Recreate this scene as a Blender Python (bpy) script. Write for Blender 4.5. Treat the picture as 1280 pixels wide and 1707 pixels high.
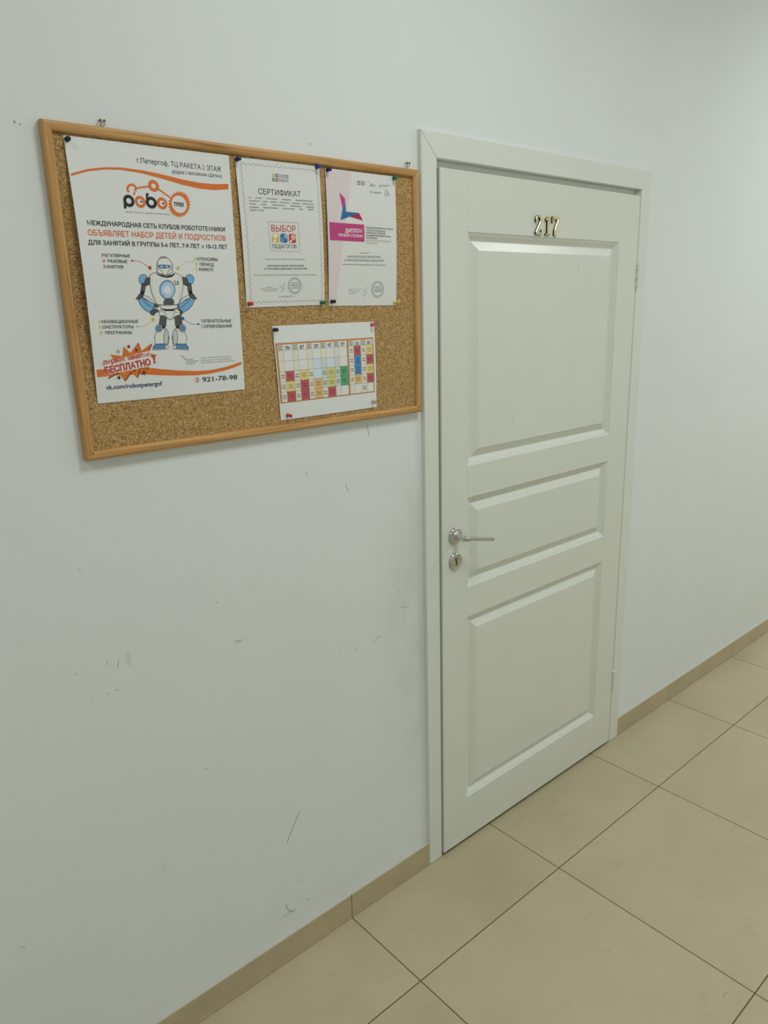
import bpy, bmesh, math, random
from mathutils import Vector, Matrix
from mathutils.geometry import tessellate_polygon

for o in list(bpy.data.objects):
    bpy.data.objects.remove(o)
SC = bpy.context.scene
COL = SC.collection
PI = math.pi

# ------------------------------------------------------------------ camera
cd = bpy.data.cameras.new('camera')
cd.sensor_fit = 'HORIZONTAL'
cd.sensor_width = 36.0
cd.lens = 1236.613 / 1280.0 * 36.0
cd.clip_start = 0.02
cam = bpy.data.objects.new('camera', cd)
COL.objects.link(cam)
RIGHT = Vector((0.7526038, -0.6579264, -0.0268403))
DOWN = Vector((-0.1918715, -0.1801251, -0.9647488))
FWD = Vector((0.6298991, 0.7312235, -0.2618001))
m = Matrix((RIGHT, -DOWN, -FWD)).transposed().to_4x4()
m.translation = Vector((-1.3777, -1.4362, 1.7007))
cam.matrix_world = m
SC.camera = cam

# ------------------------------------------------------------------ light
wd = bpy.data.worlds.new('world')
SC.world = wd
wd.use_nodes = True
wd.node_tree.nodes['Background'].inputs[0].default_value = (0.9, 1.0, 0.95, 1)
wd.node_tree.nodes['Background'].inputs[1].default_value = 0.02
SC.view_settings.view_transform = 'Standard'
SC.view_settings.look = 'None'
SC.view_settings.gamma = 1.0
SC.view_settings.use_curve_mapping = False
SC.view_settings.exposure = 0.0
LAMP_Z = 3.285
LAMP_Y = -1.28
for lx, power in ((-5.1, 10.5), (-2.6, 12.8), (-0.1, 17.3), (2.4, 19), (4.9, 24), (7.2, 20)):
    ld = bpy.data.lights.new('ceiling_lamp', 'AREA')
    ld.shape = 'SQUARE'
    ld.size = 0.56
    ld.energy = power
    ld.spread = math.radians(158)
    ld.color = (0.98, 1.0, 1.01)
    lo = bpy.data.objects.new('ceiling_lamp', ld)
    COL.objects.link(lo)
    lo.location = (lx, LAMP_Y, LAMP_Z)


# ------------------------------------------------------------------ materials
def lin(c):
    return tuple((v / 255 / 12.92 if v / 255 <= 0.04045 else ((v / 255 + 0.055) / 1.055) ** 2.4) for v in c)


def mat(name, rgb, rough=0.5, metal=0.0, spec=0.5, srgb=True):
    M = bpy.data.materials.new(name)
    M.use_nodes = True
    b = M.node_tree.nodes['Principled BSDF']
    c = lin(rgb) if srgb else rgb
    b.inputs['Base Color'].default_value = (*c, 1)
    b.inputs['Roughness'].default_value = rough
    b.inputs['Metallic'].default_value = metal
    b.inputs['Specular IOR Level'].default_value = spec
    M.diffuse_color = (*c, 1)
    return M


class NT:
    """small helper for building node trees"""
    def __init__(s, M):
        s.t = M.node_tree
        s.b = s.t.nodes['Principled BSDF']

    def n(s, kind, **kw):
        nd = s.t.nodes.new(kind)
        for k, v in kw.items():
            if k.startswith('i_'):
                nd.inputs[k[2:].replace('_', ' ')].default_value = v
            else:
                setattr(nd, k, v)
        return nd

    def l(s, a, b):
        s.t.links.new(a, b)

    def math(s, op, a, b=None, c=None, clamp=False):
        nd = s.n('ShaderNodeMath', operation=op, use_clamp=clamp)
        for i, v in enumerate((a, b, c)):
            if v is None:
                continue
            if hasattr(v, 'is_linked') or hasattr(v, 'links'):
                s.l(v, nd.inputs[i])
            else:
                nd.inputs[i].default_value = v
        return nd.outputs[0]

    def ramp(s, fac, stops):
        r = s.n('ShaderNodeValToRGB')
        e = r.color_ramp.elements
        while len(e) < len(stops):
            e.new(0.5)
        for k, (p, c) in zip(e, stops):
            k.position = p
            k.color = (*c, 1)
        s.l(fac, r.inputs[0])
        return r.outputs[0]

    def mix(s, fac, a, b, blend='MIX'):
        nd = s.n('ShaderNodeMix', data_type='RGBA', blend_type=blend)
        for sock, v in ((nd.inputs[0], fac), (nd.inputs[6], a), (nd.inputs[7], b)):
            if hasattr(v, 'links'):
                s.l(v, sock)
            elif isinstance(v, (int, float)):
                sock.default_value = v
            else:
                sock.default_value = (*v, 1)
        return nd.outputs[2]

    def coord(s):
        return s.n('ShaderNodeTexCoord').outputs['Object']

    def mapped(s, scale, rot=(0, 0, 0)):
        mp = s.n('ShaderNodeMapping')
        mp.inputs['Scale'].default_value = scale
        mp.inputs['Rotation'].default_value = rot
        s.l(s.coord(), mp.inputs[0])
        return mp.outputs[0]

    def noise(s, vec, scale, detail=3, rough=0.5):
        nd = s.n('ShaderNodeTexNoise')
        nd.inputs['Scale'].default_value = scale
        nd.inputs['Detail'].default_value = detail
        nd.inputs['Roughness'].default_value = rough
        s.l(vec, nd.inputs['Vector'])
        return nd.outputs['Fac']

    def bump(s, h, strength, dist=0.001):
        b = s.n('ShaderNodeBump')
        b.inputs['Strength'].default_value = strength
        b.inputs['Distance'].default_value = dist
        s.l(h, b.inputs['Height'])
        s.l(b.outputs[0], s.b.inputs['Normal'])


GX, GY, TILE = -0.3144, -0.2968, 0.6006      # tile joints of the floor
WALL_C = (0.79, 0.835, 0.815)


def wall_material():
    M = mat('painted_wall', WALL_C, 0.6, spec=0.3, srgb=False)
    t = NT(M)
    co = t.coord()
    sep = t.n('ShaderNodeSeparateXYZ')
    t.l(co, sep.inputs[0])
    n1 = t.noise(co, 3.0, 4)
    base = t.ramp(n1, [(0.3, tuple(v * 0.985 for v in WALL_C)), (0.7, tuple(v * 1.01 for v in WALL_C))])
    # hand-worn grime left of the door casing, between knee and shoulder height
    mp = t.n('ShaderNodeMapping')
    mp.inputs['Scale'].default_value = (7, 7, 3)
    t.l(co, mp.inputs[0])
    n2 = t.noise(mp.outputs[0], 1.6, 6, 0.65)
    gx = t.n('ShaderNodeMapRange', interpolation_type='SMOOTHSTEP')
    gx.inputs[1].default_value = -0.22
    gx.inputs[2].default_value = 0.0
    t.l(sep.outputs[0], gx.inputs[0])
    gx2 = t.math('LESS_THAN', sep.outputs[0], 0.02)
    zu = t.n('ShaderNodeMapRange', interpolation_type='SMOOTHSTEP')
    zu.inputs[1].default_value = 1.45
    zu.inputs[2].default_value = 1.05
    t.l(sep.outputs[2], zu.inputs[0])
    zl = t.n('ShaderNodeMapRange', interpolation_type='SMOOTHSTEP')
    zl.inputs[1].default_value = 0.1
    zl.inputs[2].default_value = 0.8
    t.l(sep.outputs[2], zl.inputs[0])
    g = t.math('MULTIPLY', t.math('MULTIPLY', gx.outputs[0], gx2), t.math('MULTIPLY', zu.outputs[0], zl.outputs[0]))
    nn = t.n('ShaderNodeMapRange')
    nn.inputs[1].default_value = 0.3
    nn.inputs[2].default_value = 0.75
    t.l(n2, nn.inputs[0])
    g = t.math('MULTIPLY', g, nn.outputs[0])
    g = t.math('MULTIPLY', g, 0.55, clamp=True)
    c = t.mix(g, base, (0.50, 0.49, 0.43))
    # scattered faint scuffs
    mp2 = t.n('ShaderNodeMapping')
    mp2.inputs['Scale'].default_value = (9, 9, 5)
    mp2.inputs['Rotation'].default_value = (0, 0.5, 0)
    t.l(co, mp2.inputs[0])
    n3 = t.noise(mp2.outputs[0], 1.5, 5, 0.6)
    sc = t.n('ShaderNodeMapRange')
    sc.inputs[1].default_value = 0.66
    sc.inputs[2].default_value = 0.80
    t.l(n3, sc.inputs[0])
    low = t.n('ShaderNodeMapRange')
    low.inputs[1].default_value = 1.3
    low.inputs[2].default_value = 0.9
    t.l(sep.outputs[2], low.inputs[0])
    s2 = t.math('MULTIPLY', t.math('MULTIPLY', sc.outputs[0], low.outputs[0]), 0.2)
    c = t.mix(s2, c, (0.42, 0.42, 0.37))
    t.l(c, t.b.inputs['Base Color'])
    t.bump(t.noise(co, 60, 4), 0.12, 0.002)
    return M


FLOOR_C = (0.475, 0.417, 0.265)


def floor_material():
    M = mat('floor_tile', FLOOR_C, 0.32, spec=0.45, srgb=False)
    t = NT(M)
    co = t.coord()
    sep = t.n('ShaderNodeSeparateXYZ')
    t.l(co, sep.inputs[0])
    d = []
    cell = []
    for ax, off in ((0, GX), (1, GY)):
        u = t.math('DIVIDE', t.math('SUBTRACT', sep.outputs[ax], off), TILE)
        cell.append(t.math('FLOOR', u))
        f = t.math('FRACT', u)
        d.append(t.math('MULTIPLY', t.math('MINIMUM', f, t.math('SUBTRACT', 1.0, f)), TILE))
    dd = t.math('MINIMUM', d[0], d[1])
    gr = t.n('ShaderNodeMapRange')
    gr.inputs[1].default_value = 0.0011
    gr.inputs[2].default_value = 0.0018
    t.l(dd, gr.inputs[0])                      # 0 in the joint, 1 on the tile
    cb = t.n('ShaderNodeCombineXYZ')
    t.l(cell[0], cb.inputs[0])
    t.l(cell[1], cb.inputs[1])
    wn = t.n('ShaderNodeTexWhiteNoise', noise_dimensions='3D')
    t.l(cb.outputs[0], wn.inputs[0])
    sh = t.n('ShaderNodeVectorMath', operation='SCALE')
    t.l(wn.outputs['Color'], sh.inputs[0])
    sh.inputs['Scale'].default_value = 9.0
    ad = t.n('ShaderNodeVectorMath', operation='ADD')
    t.l(co, ad.inputs[0])
    t.l(sh.outputs[0], ad.inputs[1])
    n1 = t.noise(ad.outputs[0], 2.6, 6, 0.6)
    c = t.ramp(n1, [(0.3, tuple(v * 0.90 for v in FLOOR_C)), (0.5, FLOOR_C), (0.72, (FLOOR_C[0] * 1.09, FLOOR_C[1] * 1.09, FLOOR_C[2] * 1.11))])
    mp = t.n('ShaderNodeMapping')
    mp.inputs['Scale'].default_value = (6, 13, 5)
    mp.inputs['Rotation'].default_value = (0, 0, 0.5)
    t.l(ad.outputs[0], mp.inputs[0])
    n2 = t.noise(mp.outputs[0], 1.3, 5, 0.65)
    st = t.n('ShaderNodeMapRange')
    st.inputs[1].default_value = 0.60
    st.inputs[2].default_value = 0.80
    t.l(n2, st.inputs[0])
    c = t.mix(t.math('MULTIPLY', st.outputs[0], 0.5), c, tuple(v * 0.66 for v in FLOOR_C))
    n3 = t.noise(co, 260, 2)
    c = t.mix(t.math('MULTIPLY', t.math('GREATER_THAN', n3, 0.70), 0.08), c, tuple(v * 0.6 for v in FLOOR_C))
    c = t.mix(gr.outputs[0], (0.085, 0.065, 0.036), c)
    t.l(c, t.b.inputs['Base Color'])
    r = t.math('ADD', t.math('MULTIPLY', gr.outputs[0], -0.45), 0.8)
    r = t.math('ADD', r, t.math('MULTIPLY', n1, 0.08))
    t.l(r, t.b.inputs['Roughness'])
    t.bump(gr.outputs[0], 0.5, 0.001)
    return M


def base_tile_material():
    M = mat('skirting_tile', FLOOR_C, 0.42, spec=0.4, srgb=False)
    t = NT(M)
    co = t.mapped((3, 3, 9))
    c = t.ramp(t.noise(co, 2, 5), [(0.3, (0.46, 0.385, 0.245)), (0.7, (0.525, 0.44, 0.28))])
    t.l(c, t.b.inputs['Base Color'])
    return M


def cork_material():
    M = mat('cork', (150, 118, 66), 0.9, spec=0.15)
    t = NT(M)
    co = t.mapped((1, 1, 1))
    v = t.n('ShaderNodeTexVoronoi')
    v.inputs['Scale'].default_value = 600
    t.l(co, v.inputs['Vector'])
    hs = t.n('ShaderNodeSeparateColor')
    t.l(v.outputs['Color'], hs.inputs[0])
    n1 = t.noise(co, 520, 3, 0.6)
    n2 = t.noise(co, 120, 3, 0.6)
    f = t.math('ADD', t.math('MULTIPLY', hs.outputs[0], 0.75), t.math('ADD', t.math('MULTIPLY', n1, 0.35), t.math('MULTIPLY', n2, 0.25)))
    f = t.math('MULTIPLY', f, 0.74)
    c = t.ramp(f, [(0.17, (0.15, 0.074, 0.026)), (0.33, (0.33, 0.192, 0.071)), (0.48, (0.45, 0.277, 0.104)), (0.66, (0.54, 0.35, 0.145)), (0.88, (0.85, 0.64, 0.35))])
    t.l(c, t.b.inputs['Base Color'])
    t.bump(f, 0.5, 0.002)
    return M


def pine(name, along):
    M = mat(name, (205, 160, 95), 0.42, spec=0.35)
    t = NT(M)
    s = [46, 46, 46]
    s[along] = 1.5
    co = t.mapped(tuple(s))
    n1 = t.noise(co, 4.0, 4, 0.55)
    s2 = [170, 170, 170]
    s2[along] = 4
    n2 = t.noise(t.mapped(tuple(s2)), 1.0, 3)
    f = t.math('ADD', t.math('MULTIPLY', n1, 0.75), t.math('MULTIPLY', n2, 0.25))
    c = t.ramp(f, [(0.32, (0.30, 0.138, 0.042)), (0.43, (0.49, 0.262, 0.088)), (0.55, (0.575, 0.325, 0.113)), (0.70, (0.67, 0.41, 0.16))])
    t.l(c, t.b.inputs['Base Color'])
    t.bump(f, 0.1, 0.001)
    return M


def paint(name, rgb, rough):
    M = mat(name, rgb, rough, spec=0.5, srgb=False)
    t = NT(M)
    co = t.coord()
    c = t.ramp(t.noise(co, 5, 4), [(0.3, tuple(v * 0.985 for v in rgb)), (0.7, tuple(min(1, v * 1.01) for v in rgb))])
    t.l(c, t.b.inputs['Base Color'])
    t.bump(t.noise(co, 90, 3), 0.04, 0.001)
    return M


M_WALL = wall_material()
M_FLOOR = floor_material()
M_BASE = base_tile_material()
M_CORK = cork_material()
M_PINE_X = pine('pine_grain_across', 0)
M_PINE_Z = pine('pine_grain_upright', 2)
M_DOOR = paint('door_paint', (0.735, 0.77, 0.685), 0.29)
M_TRIM = paint('casing_paint', (0.75, 0.785, 0.715), 0.4)
M_CAULK = paint('caulk_white', (0.52, 0.53, 0.475), 0.6)
M_CEIL = paint('ceiling_paint', (0.82, 0.84, 0.82), 0.8)
M_CHROME = mat('polished_chrome', (200, 202, 198), 0.10, 1.0)
M_BRASS = mat('brass', (228, 214, 158), 0.28, 1.0)
M_BRASS_REFL = mat('brass_dark_reflection', (58, 48, 30), 0.35, 0.8)  # digit sides: reflection of the dark corridor put into the colour
M_BLACK = mat('dark_hollow', (14, 12, 10), 0.8)
M_SCUFF = mat('scuff_grey', (150, 152, 144), 0.8)
M_HOLE = mat('plaster_chip', (182, 184, 176), 0.9)
M_GREYSCUFF = mat('floor_scuff', (150, 138, 104), 0.5)
M_STEEL = mat('zinc_hook', (190, 186, 176), 0.25, 1.0)
M_SCREW = mat('brown_screw', (120, 84, 60), 0.4, 0.6)
M_TAPE = mat('clear_tape', (234, 236, 224), 0.12)
M_PAPER = mat('paper', (0.80, 0.825, 0.80), 0.6, spec=0.25, srgb=False)
M_CREAMPAPER = mat('certificate_paper', (0.775, 0.785, 0.75), 0.5, spec=0.3, srgb=False)

INK = {k: mat('ink_' + k, c, 0.55, spec=0.25) for k, c in dict(
    ink=(44, 46, 50), grey=(120, 124, 124), orange=(226, 122, 58), redorange=(218, 112, 72), white=(232, 234, 228),
    brown=(128, 62, 50), red=(196, 72, 66), lime=(196, 206, 110), gold=(212, 188, 76), steel=(110, 138, 158), blue=(54, 116, 168),
    skyblue=(128, 182, 222), paleblue=(186, 212, 236), midblue=(92, 146, 202), darkgrey=(92, 92, 92), palegrey=(206, 208, 206),
    green=(58, 136, 104), navy=(66, 72, 108), olive=(120, 118, 50), ochre=(224, 176, 96), cream=(236, 232, 214), slate=(118, 130, 138),
    seal=(214, 218, 216), pinkgrey=(226, 214, 216), rose=(176, 120, 124), magenta=(196, 72, 134), crimson=(172, 52, 92), tan=(182, 162, 140),
    cellred=(194, 98, 104), cellyellow=(228, 214, 142), cellblue=(86, 150, 200), celllight=(212, 230, 244), celltan=(226, 190, 132),
    cellolive=(212, 214, 138), cellgreen=(94, 172, 126), cellcream=(232, 228, 212), cellgreycream=(214, 222, 212), tableframe=(200, 142, 90),
    tableline=(120, 112, 100), darkink=(92, 50, 50)).items()}


# ------------------------------------------------------------------ building helpers
def new_obj(name, bm, mats, parent=None, smooth=False, recalc=True):
    if recalc:
        bmesh.ops.recalc_face_normals(bm, faces=bm.faces)
    me = bpy.data.meshes.new(name)
    bm.to_mesh(me)
    bm.free()
    for M_ in (mats if isinstance(mats, (list, tuple)) else [mats]):
        me.materials.append(M_)
    if smooth:
        for p in me.polygons:
            p.use_smooth = True
    o = bpy.data.objects.new(name, me)
    COL.objects.link(o)
    if parent:
        o.parent = parent
        o.matrix_parent_inverse = Matrix.Translation(-parent.location)
    return o


def empty(name, loc):
    o = bpy.data.objects.new(name, None)
    COL.objects.link(o)
    o.location = loc
    o.empty_display_size = 0.05
    return o


def tag(o, label, cat, group=None, kind=None):
    o['label'] = label
    o['category'] = cat
    if group:
        o['group'] = group
    if kind:
        o['kind'] = kind
    return o


def box(bm, x0, x1, y0, y1, z0, z1, mi=0):
    vs = [bm.verts.new((x, y, z)) for x in (x0, x1) for y in (y0, y1) for z in (z0, z1)]
    fs = [(0, 1, 3, 2), (4, 6, 7, 5), (0, 4, 5, 1), (2, 3, 7, 6), (0, 2, 6, 4), (1, 5, 7, 3)]
    out = []
    for f in fs:
        fc = bm.faces.new([vs[i] for i in f])
        fc.material_index = mi
        out.append(fc)
    return vs, out


def bevel_box(bm, x0, x1, y0, y1, z0, z1, r, seg=2, mi=0):
    b2 = bmesh.new()
    box(b2, x0, x1, y0, y1, z0, z1, mi)
    bmesh.ops.recalc_face_normals(b2, faces=b2.faces)
    bmesh.ops.bevel(b2, geom=list(b2.edges), offset=r, segments=seg, affect='EDGES', profile=0.5)
    me = bpy.data.meshes.new('tmp')
    b2.to_mesh(me)
    b2.free()
    bm.from_mesh(me)
    bpy.data.meshes.remove(me)


def quad(bm, pts, mi=0):
    f = bm.faces.new([bm.verts.new(p) for p in pts])
    f.material_index = mi
    return f


def lathe_y(bm, cx, cz, prof, seg=32, mi=0, cap0=True, cap1=True):
    """profile of (radius, y), turned about an axis along y"""
    rings = []
    for r, y in prof:
        rings.append([bm.verts.new((cx + r * math.cos(2 * PI * k / seg), y, cz + r * math.sin(2 * PI * k / seg))) for k in range(seg)])
    for a, b in zip(rings, rings[1:]):
        for k in range(seg):
            f = bm.faces.new((a[k], a[(k + 1) % seg], b[(k + 1) % seg], b[k]))
            f.material_index = mi
    for c, r in ((cap0, rings[0]), (cap1, rings[-1])):
        if c:
            f = bm.faces.new(r)
            f.material_index = mi


def sweep(bm, secs, mi=0):
    """closed cross-sections (lists of 3D points, same count) joined in order"""
    rings = [[bm.verts.new(p) for p in s] for s in secs]
    n = len(rings[0])
    for a, b in zip(rings, rings[1:]):
        for k in range(n):
            f = bm.faces.new((a[k], a[(k + 1) % n], b[(k + 1) % n], b[k]))
            f.material_index = mi
    for r in (rings[0], rings[-1]):
        f = bm.faces.new(r)
        f.material_index = mi


def tube(bm, pts, r, seg=10, mi=0):
    pts = [Vector(p) for p in pts]
    secs = []
    for i, p in enumerate(pts):
        d = (pts[min(i + 1, len(pts) - 1)] - pts[max(i - 1, 0)]).normalized()
        a = d.cross(Vector((0.13, 0.31, 0.94))).normalized()
        b = d.cross(a)
        secs.append([p + r * (math.cos(2 * PI * k / seg) * a + math.sin(2 * PI * k / seg) * b) for k in range(seg)])
    sweep(bm, secs, mi)


def strip2(pts, w):
    """2D polyline of width w -> list of quads"""
    P = [Vector(p) for p in pts]
    nrm = []
    for i in range(len(P)):
        d = P[min(i + 1, len(P) - 1)] - P[max(i - 1, 0)]
        if d.length < 1e-9:
            d = Vector((1, 0))
        d.normalize()
        nrm.append(Vector((-d.y, d.x)))
    L = [p + n * w / 2 for p, n in zip(P, nrm)]
    Rr = [p - n * w / 2 for p, n in zip(P, nrm)]
    return [(L[i], L[i + 1], Rr[i + 1], Rr[i]) for i in range(len(P) - 1)]


# ------------------------------------------------------------------ the room
X0, X1, Y0, CEIL = -6.0, 8.0, -2.5, 3.3
DX0, DX1, DZ = 0.030, 1.034, 2.085          # rough opening for the door frame

bm = bmesh.new()
T = 0.14
for a, b, c, d in ((X0, DX0, 0, CEIL), (DX1, X1, 0, CEIL), (DX0, DX1, DZ, CEIL)):
    box(bm, a, b, 0, T, c, d)
MARKS = [[(-0.1911, 1.4252), (-0.1869, 1.4119), (-0.182, 1.3948)], [(-0.2669, 1.2826), (-0.2616, 1.2739), (-0.2564, 1.2621)], [(-0.3803, 1.3331), (-0.3826, 1.3247)], [(-0.4632, 0.4314), (-0.4776, 0.4109), (-0.4945, 0.3836), (-0.5091, 0.3583)], [(-0.1651, 0.8392), (-0.1812, 0.8353), (-0.1899, 0.8282)], [(-0.089, 0.9539), (-0.1019, 0.9445)], [(-0.0879, 0.9023), (-0.0727, 0.8958), (-0.0573, 0.8923)], [(-0.8876, 0.9507), (-0.8963, 0.9501)], [(-0.9065, 0.9485), (-0.9124, 0.9469)], [(-0.7068, 0.6759), (-0.7173, 0.6763)], [(-0.4104, 0.5717), (-0.4171, 0.5697)], [(-0.7822, 1.2203), (-0.7818, 1.218)], [(-0.7817, 1.1926), (-0.7812, 1.1902)], [(-0.6083, 0.9692), (-0.5944, 0.9638)], [(-0.6168, 0.9438), (-0.6143, 0.9421)], [(-0.3092, 0.8433), (-0.3037, 0.8405)], [(-0.2528, 0.8302), (-0.2542, 0.8238)], [(-0.0748, 0.8174), (-0.0723, 0.8145)], [(-0.9467, 0.9524), (-0.9441, 0.9507)], [(-0.9697, 1.014), (-0.9658, 1.0134)], [(-0.9329, 1.2302), (-0.9319, 1.2285)], [(-0.9278, 1.2295), (-0.9267, 1.2279)], [(-0.926, 1.2235), (-0.9255, 1.2219)], [(-0.9305, 1.219), (-0.9319, 1.218)], [(-0.9351, 1.2237), (-0.9355, 1.2259)], [(-0.5245, 0.1772), (-0.5236, 0.1602), (-0.5119, 0.1416), (-0.499, 0.1367)], [(-0.4633, 0.1529), (-0.4526, 0.144)], [(-0.4755, 0.2212), (-0.4692, 0.2152)], [(-0.9034, 1.0183), (-0.9057, 1.0114)], [(-0.8798, 1.0139), (-0.8844, 1.0)], [(-0.6478, 1.0782), (-0.6448, 1.0732)], [(-1.1529, 0.4672), (-1.1441, 0.4602)], [(-0.9358, 2.0249), (-0.933, 2.0216)], [(-0.9263, 2.0215), (-0.9256, 2.0198)], [(-0.3285, 2.0572), (-0.3205, 2.0557)], [(1.4127, 0.1316), (1.4046, 0.1174)], [(1.5165, 0.1229), (1.5252, 0.0992)]]
rnd = random.Random(4)
for mk in MARKS:
    ww = 0.0010 if len(mk) < 4 else 0.0016
    if mk[0][1] > 2 and mk[0][0] < -0.9:
        ww = 0.0035
    for q in strip2(mk, ww):
        quad(bm, [(p.x, -0.0005, p.y) for p in q], 2 if mk[0][1] > 2 else 1)
# worn patches of the wall: short faint smears
for ns, (x, z, w, h) in enumerate(((-0.515, 0.140, 0.030, 0.006), (-0.53, 0.137, 0.02, 0.004), (-0.86, 1.01, 0.006, 0.02), (-0.60, 0.965, 0.016, 0.004))):
    n = 10
    f = bm.faces.new([bm.verts.new((x + w * math.cos(2 * PI * k / n) * (0.8 + 0.2 * rnd.random()), -0.0001 - 0.00004 * ns, z + h * math.sin(2 * PI * k / n) * (0.8 + 0.2 * rnd.random()))) for k in range(n)])
    f.material_index = 3
M_SMEAR = mat('faint_smear', (218, 222, 213), 0.7)
o = new_obj('wall_back', bm, [M_WALL, M_SCUFF, M_HOLE, M_SMEAR])
tag(o, 'white painted corridor wall with faint scuffs behind the cork board and door', 'wall', kind='structure')

for name, (a, b, c, d), lab in (('wall_front', (X0, X1, Y0 - T, Y0), 'white corridor wall facing the door, behind the viewer'),
                                ('wall_left', (X0 - T, X0, Y0 - T, T), 'white end wall of the corridor on the left'),
                                ('wall_right', (X1, X1 + T, Y0 - T, T), 'white end wall of the corridor on the right')):
    bm = bmesh.new()
    box(bm, a, b, c, d, 0, CEIL)
    tag(new_obj(name, bm, M_CEIL), lab, 'wall', kind='structure')
bm = bmesh.new()
box(bm, X0 - T, X1 + T, Y0 - T, T + 0.6, CEIL, CEIL + 0.1)
tag(new_obj('ceiling', bm, M_CEIL), 'white ceiling above the corridor', 'ceiling', kind='structure')
bm = bmesh.new()
box(bm, X0 - T, X1 + T, Y0 - T, T + 0.6, -0.1, 0)
FM = [[(0.2405, -0.8525), (0.2301, -0.8467), (0.2147, -0.8495)], [(0.3977, -0.2235), (0.4288, -0.2493)], [(0.554, -0.3615), (0.6106, -0.3902)], [(0.368, -0.4338), (0.4096, -0.4585)], [(0.4914, -0.4851), (0.5163, -0.504)], [(-0.038, -0.3759), (-0.0013, -0.4064)]]
for mk in FM[:1]:
    for q in strip2(mk, 0.0018):
        quad(bm, [(p.x, p.y, 0.0002) for p in q], 1)
tag(new_obj('floor', bm, [M_FLOOR, M_GREYSCUFF]), 'beige square floor tiles with thin dark joints', 'floor', kind='structure')

# black sheet standing in for the darkness behind the door
bm = bmesh.new()
for q in (((DX0, T, 0), (DX1, T, 0), (DX1, T, DZ), (DX0, T, DZ)),):
    quad(bm, q)
tag(new_obj('black_backing', bm, M_BLACK), 'black sheet standing in for the unlit space behind the closed door', 'wall', kind='structure')

# tiled skirting, jointed where the floor is jointed
BT, BH = 0.0115, 0.0805
for name, a, b, lab in (('baseboard_left', X0, -0.0005, 'beige tile skirting along the wall left of the door'),
                        ('baseboard_right', 1.0695, X1, 'beige tile skirting along the wall right of the door')):
    bm = bmesh.new()
    ks = [GX + k * TILE for k in range(-12, 16)]
    cuts = [a] + [k for k in ks if a + 0.01 < k < b - 0.01] + [b]
    for p, q in zip(cuts, cuts[1:]):
        bevel_box(bm, p + (0.0009 if p > a else 0), q - (0.0009 if q < b else 0), -BT, -0.0003, 0.0008, BH - 0.0012, 0.0008, 1, 0)
    box(bm, a, b, -BT + 0.003, -0.0002, 0.0004, BH - 0.004, 2)
    # bead of white filler on top of the tile
    nseg = 120
    rr = random.Random(len(name))
    secs = []
    for k in range(nseg + 1):
        x = a + (b - a) * k / nseg
        j = rr.uniform(-0.0012, 0.0008)
        secs.append([(x, -0.0002, BH - 0.0014), (x, -BT + 0.0022 + j * 0.4, BH - 0.0014), (x, -BT + 0.0026 + j * 0.4, BH - 0.0004), (x, -0.0002, BH + 0.0030 + j)])
    sweep(bm, secs, 1)
    tag(new_obj(name, bm, [M_BASE, M_CAULK, M_BLACK]), lab, 'skirting', kind='structure')

# ------------------------------------------------------------------ door casing
TH = 0.0125                                     # casing thickness
TW, TR_, TT = 0.0554, 1.0103, 2.0636            # inner edges
OX1, OZ = 1.0693, 2.124                         # outer edges


def casing(name, pts, label):
    """flat board with a mitred outline (x, z), eased edges"""
    bm = bmesh.new()
    f = bm.faces.new([bm.verts.new((x, 0.0, z)) for x, z in pts])
    r = bmesh.ops.extrude_face_region(bm, geom=[f])
    for v in [g for g in r['geom'] if isinstance(g, bmesh.types.BMVert)]:
        v.co.y = -TH
    bmesh.ops.recalc_face_normals(bm, faces=bm.faces)
    ed = [e for e in bm.edges if abs(e.verts[0].co.y + TH) < 1e-6 and abs(e.verts[1].co.y + TH) < 1e-6 and
          (abs(e.verts[0].co.x - e.verts[1].co.x) < 1e-6 or abs(e.verts[0].co.z - e.verts[1].co.z) < 1e-6)]
    bmesh.ops.bevel(bm, geom=ed, offset=0.0018, segments=2, affect='EDGES')
    return tag(new_obj(name, bm, M_TRIM), label, 'door casing', kind='structure')


g = 0.0006
casing('trim_1', [(0, 0.001), (TW, 0.001), (TW, TT - g * 2), (0, OZ - g * 2)], 'off-white upright casing board along the left edge of the door')
casing('trim_2', [(0 + g, OZ), (TW + g, TT), (TR_ - 0.0002, TT), (OX1 - 0.0002, OZ)], 'off-white casing board across the top of the door')
casing('trim_3', [(TR_, 0.001), (OX1, 0.001), (OX1, OZ - 0.0002), (TR_, TT - 0.0002)], 'off-white upright casing board along the right edge of the door')

# ------------------------------------------------------------------ the door
door = tag(empty('door_1', (0.53, 0, 0.0)), 'closed off-white three-panel door with brass room number 217', 'door', kind='structure')
LX0, LX1, LZ0, LZ1, LY = 0.0600, 0.9985, 0.0130, 2.0430, -0.018
# frame (jambs and head) set into the wall behind the casing
bm = bmesh.new()
box(bm, DX0, 0.0555, 0.0002, 0.10, 0.0, DZ)
box(bm, 1.0040, DX1, 0.0002, 0.10, 0.0, DZ)
box(bm, 0.0555, 1.0040, 0.0070, 0.10, 2.0465, DZ)
box(bm, 0.0555, 0.0700, 0.045, 0.10, 0.0, 2.0465)
box(bm, 0.9900, 1.0040, 0.045, 0.10, 0.0, 2.0465)
new_obj('door_frame', bm, M_TRIM, door)

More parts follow.
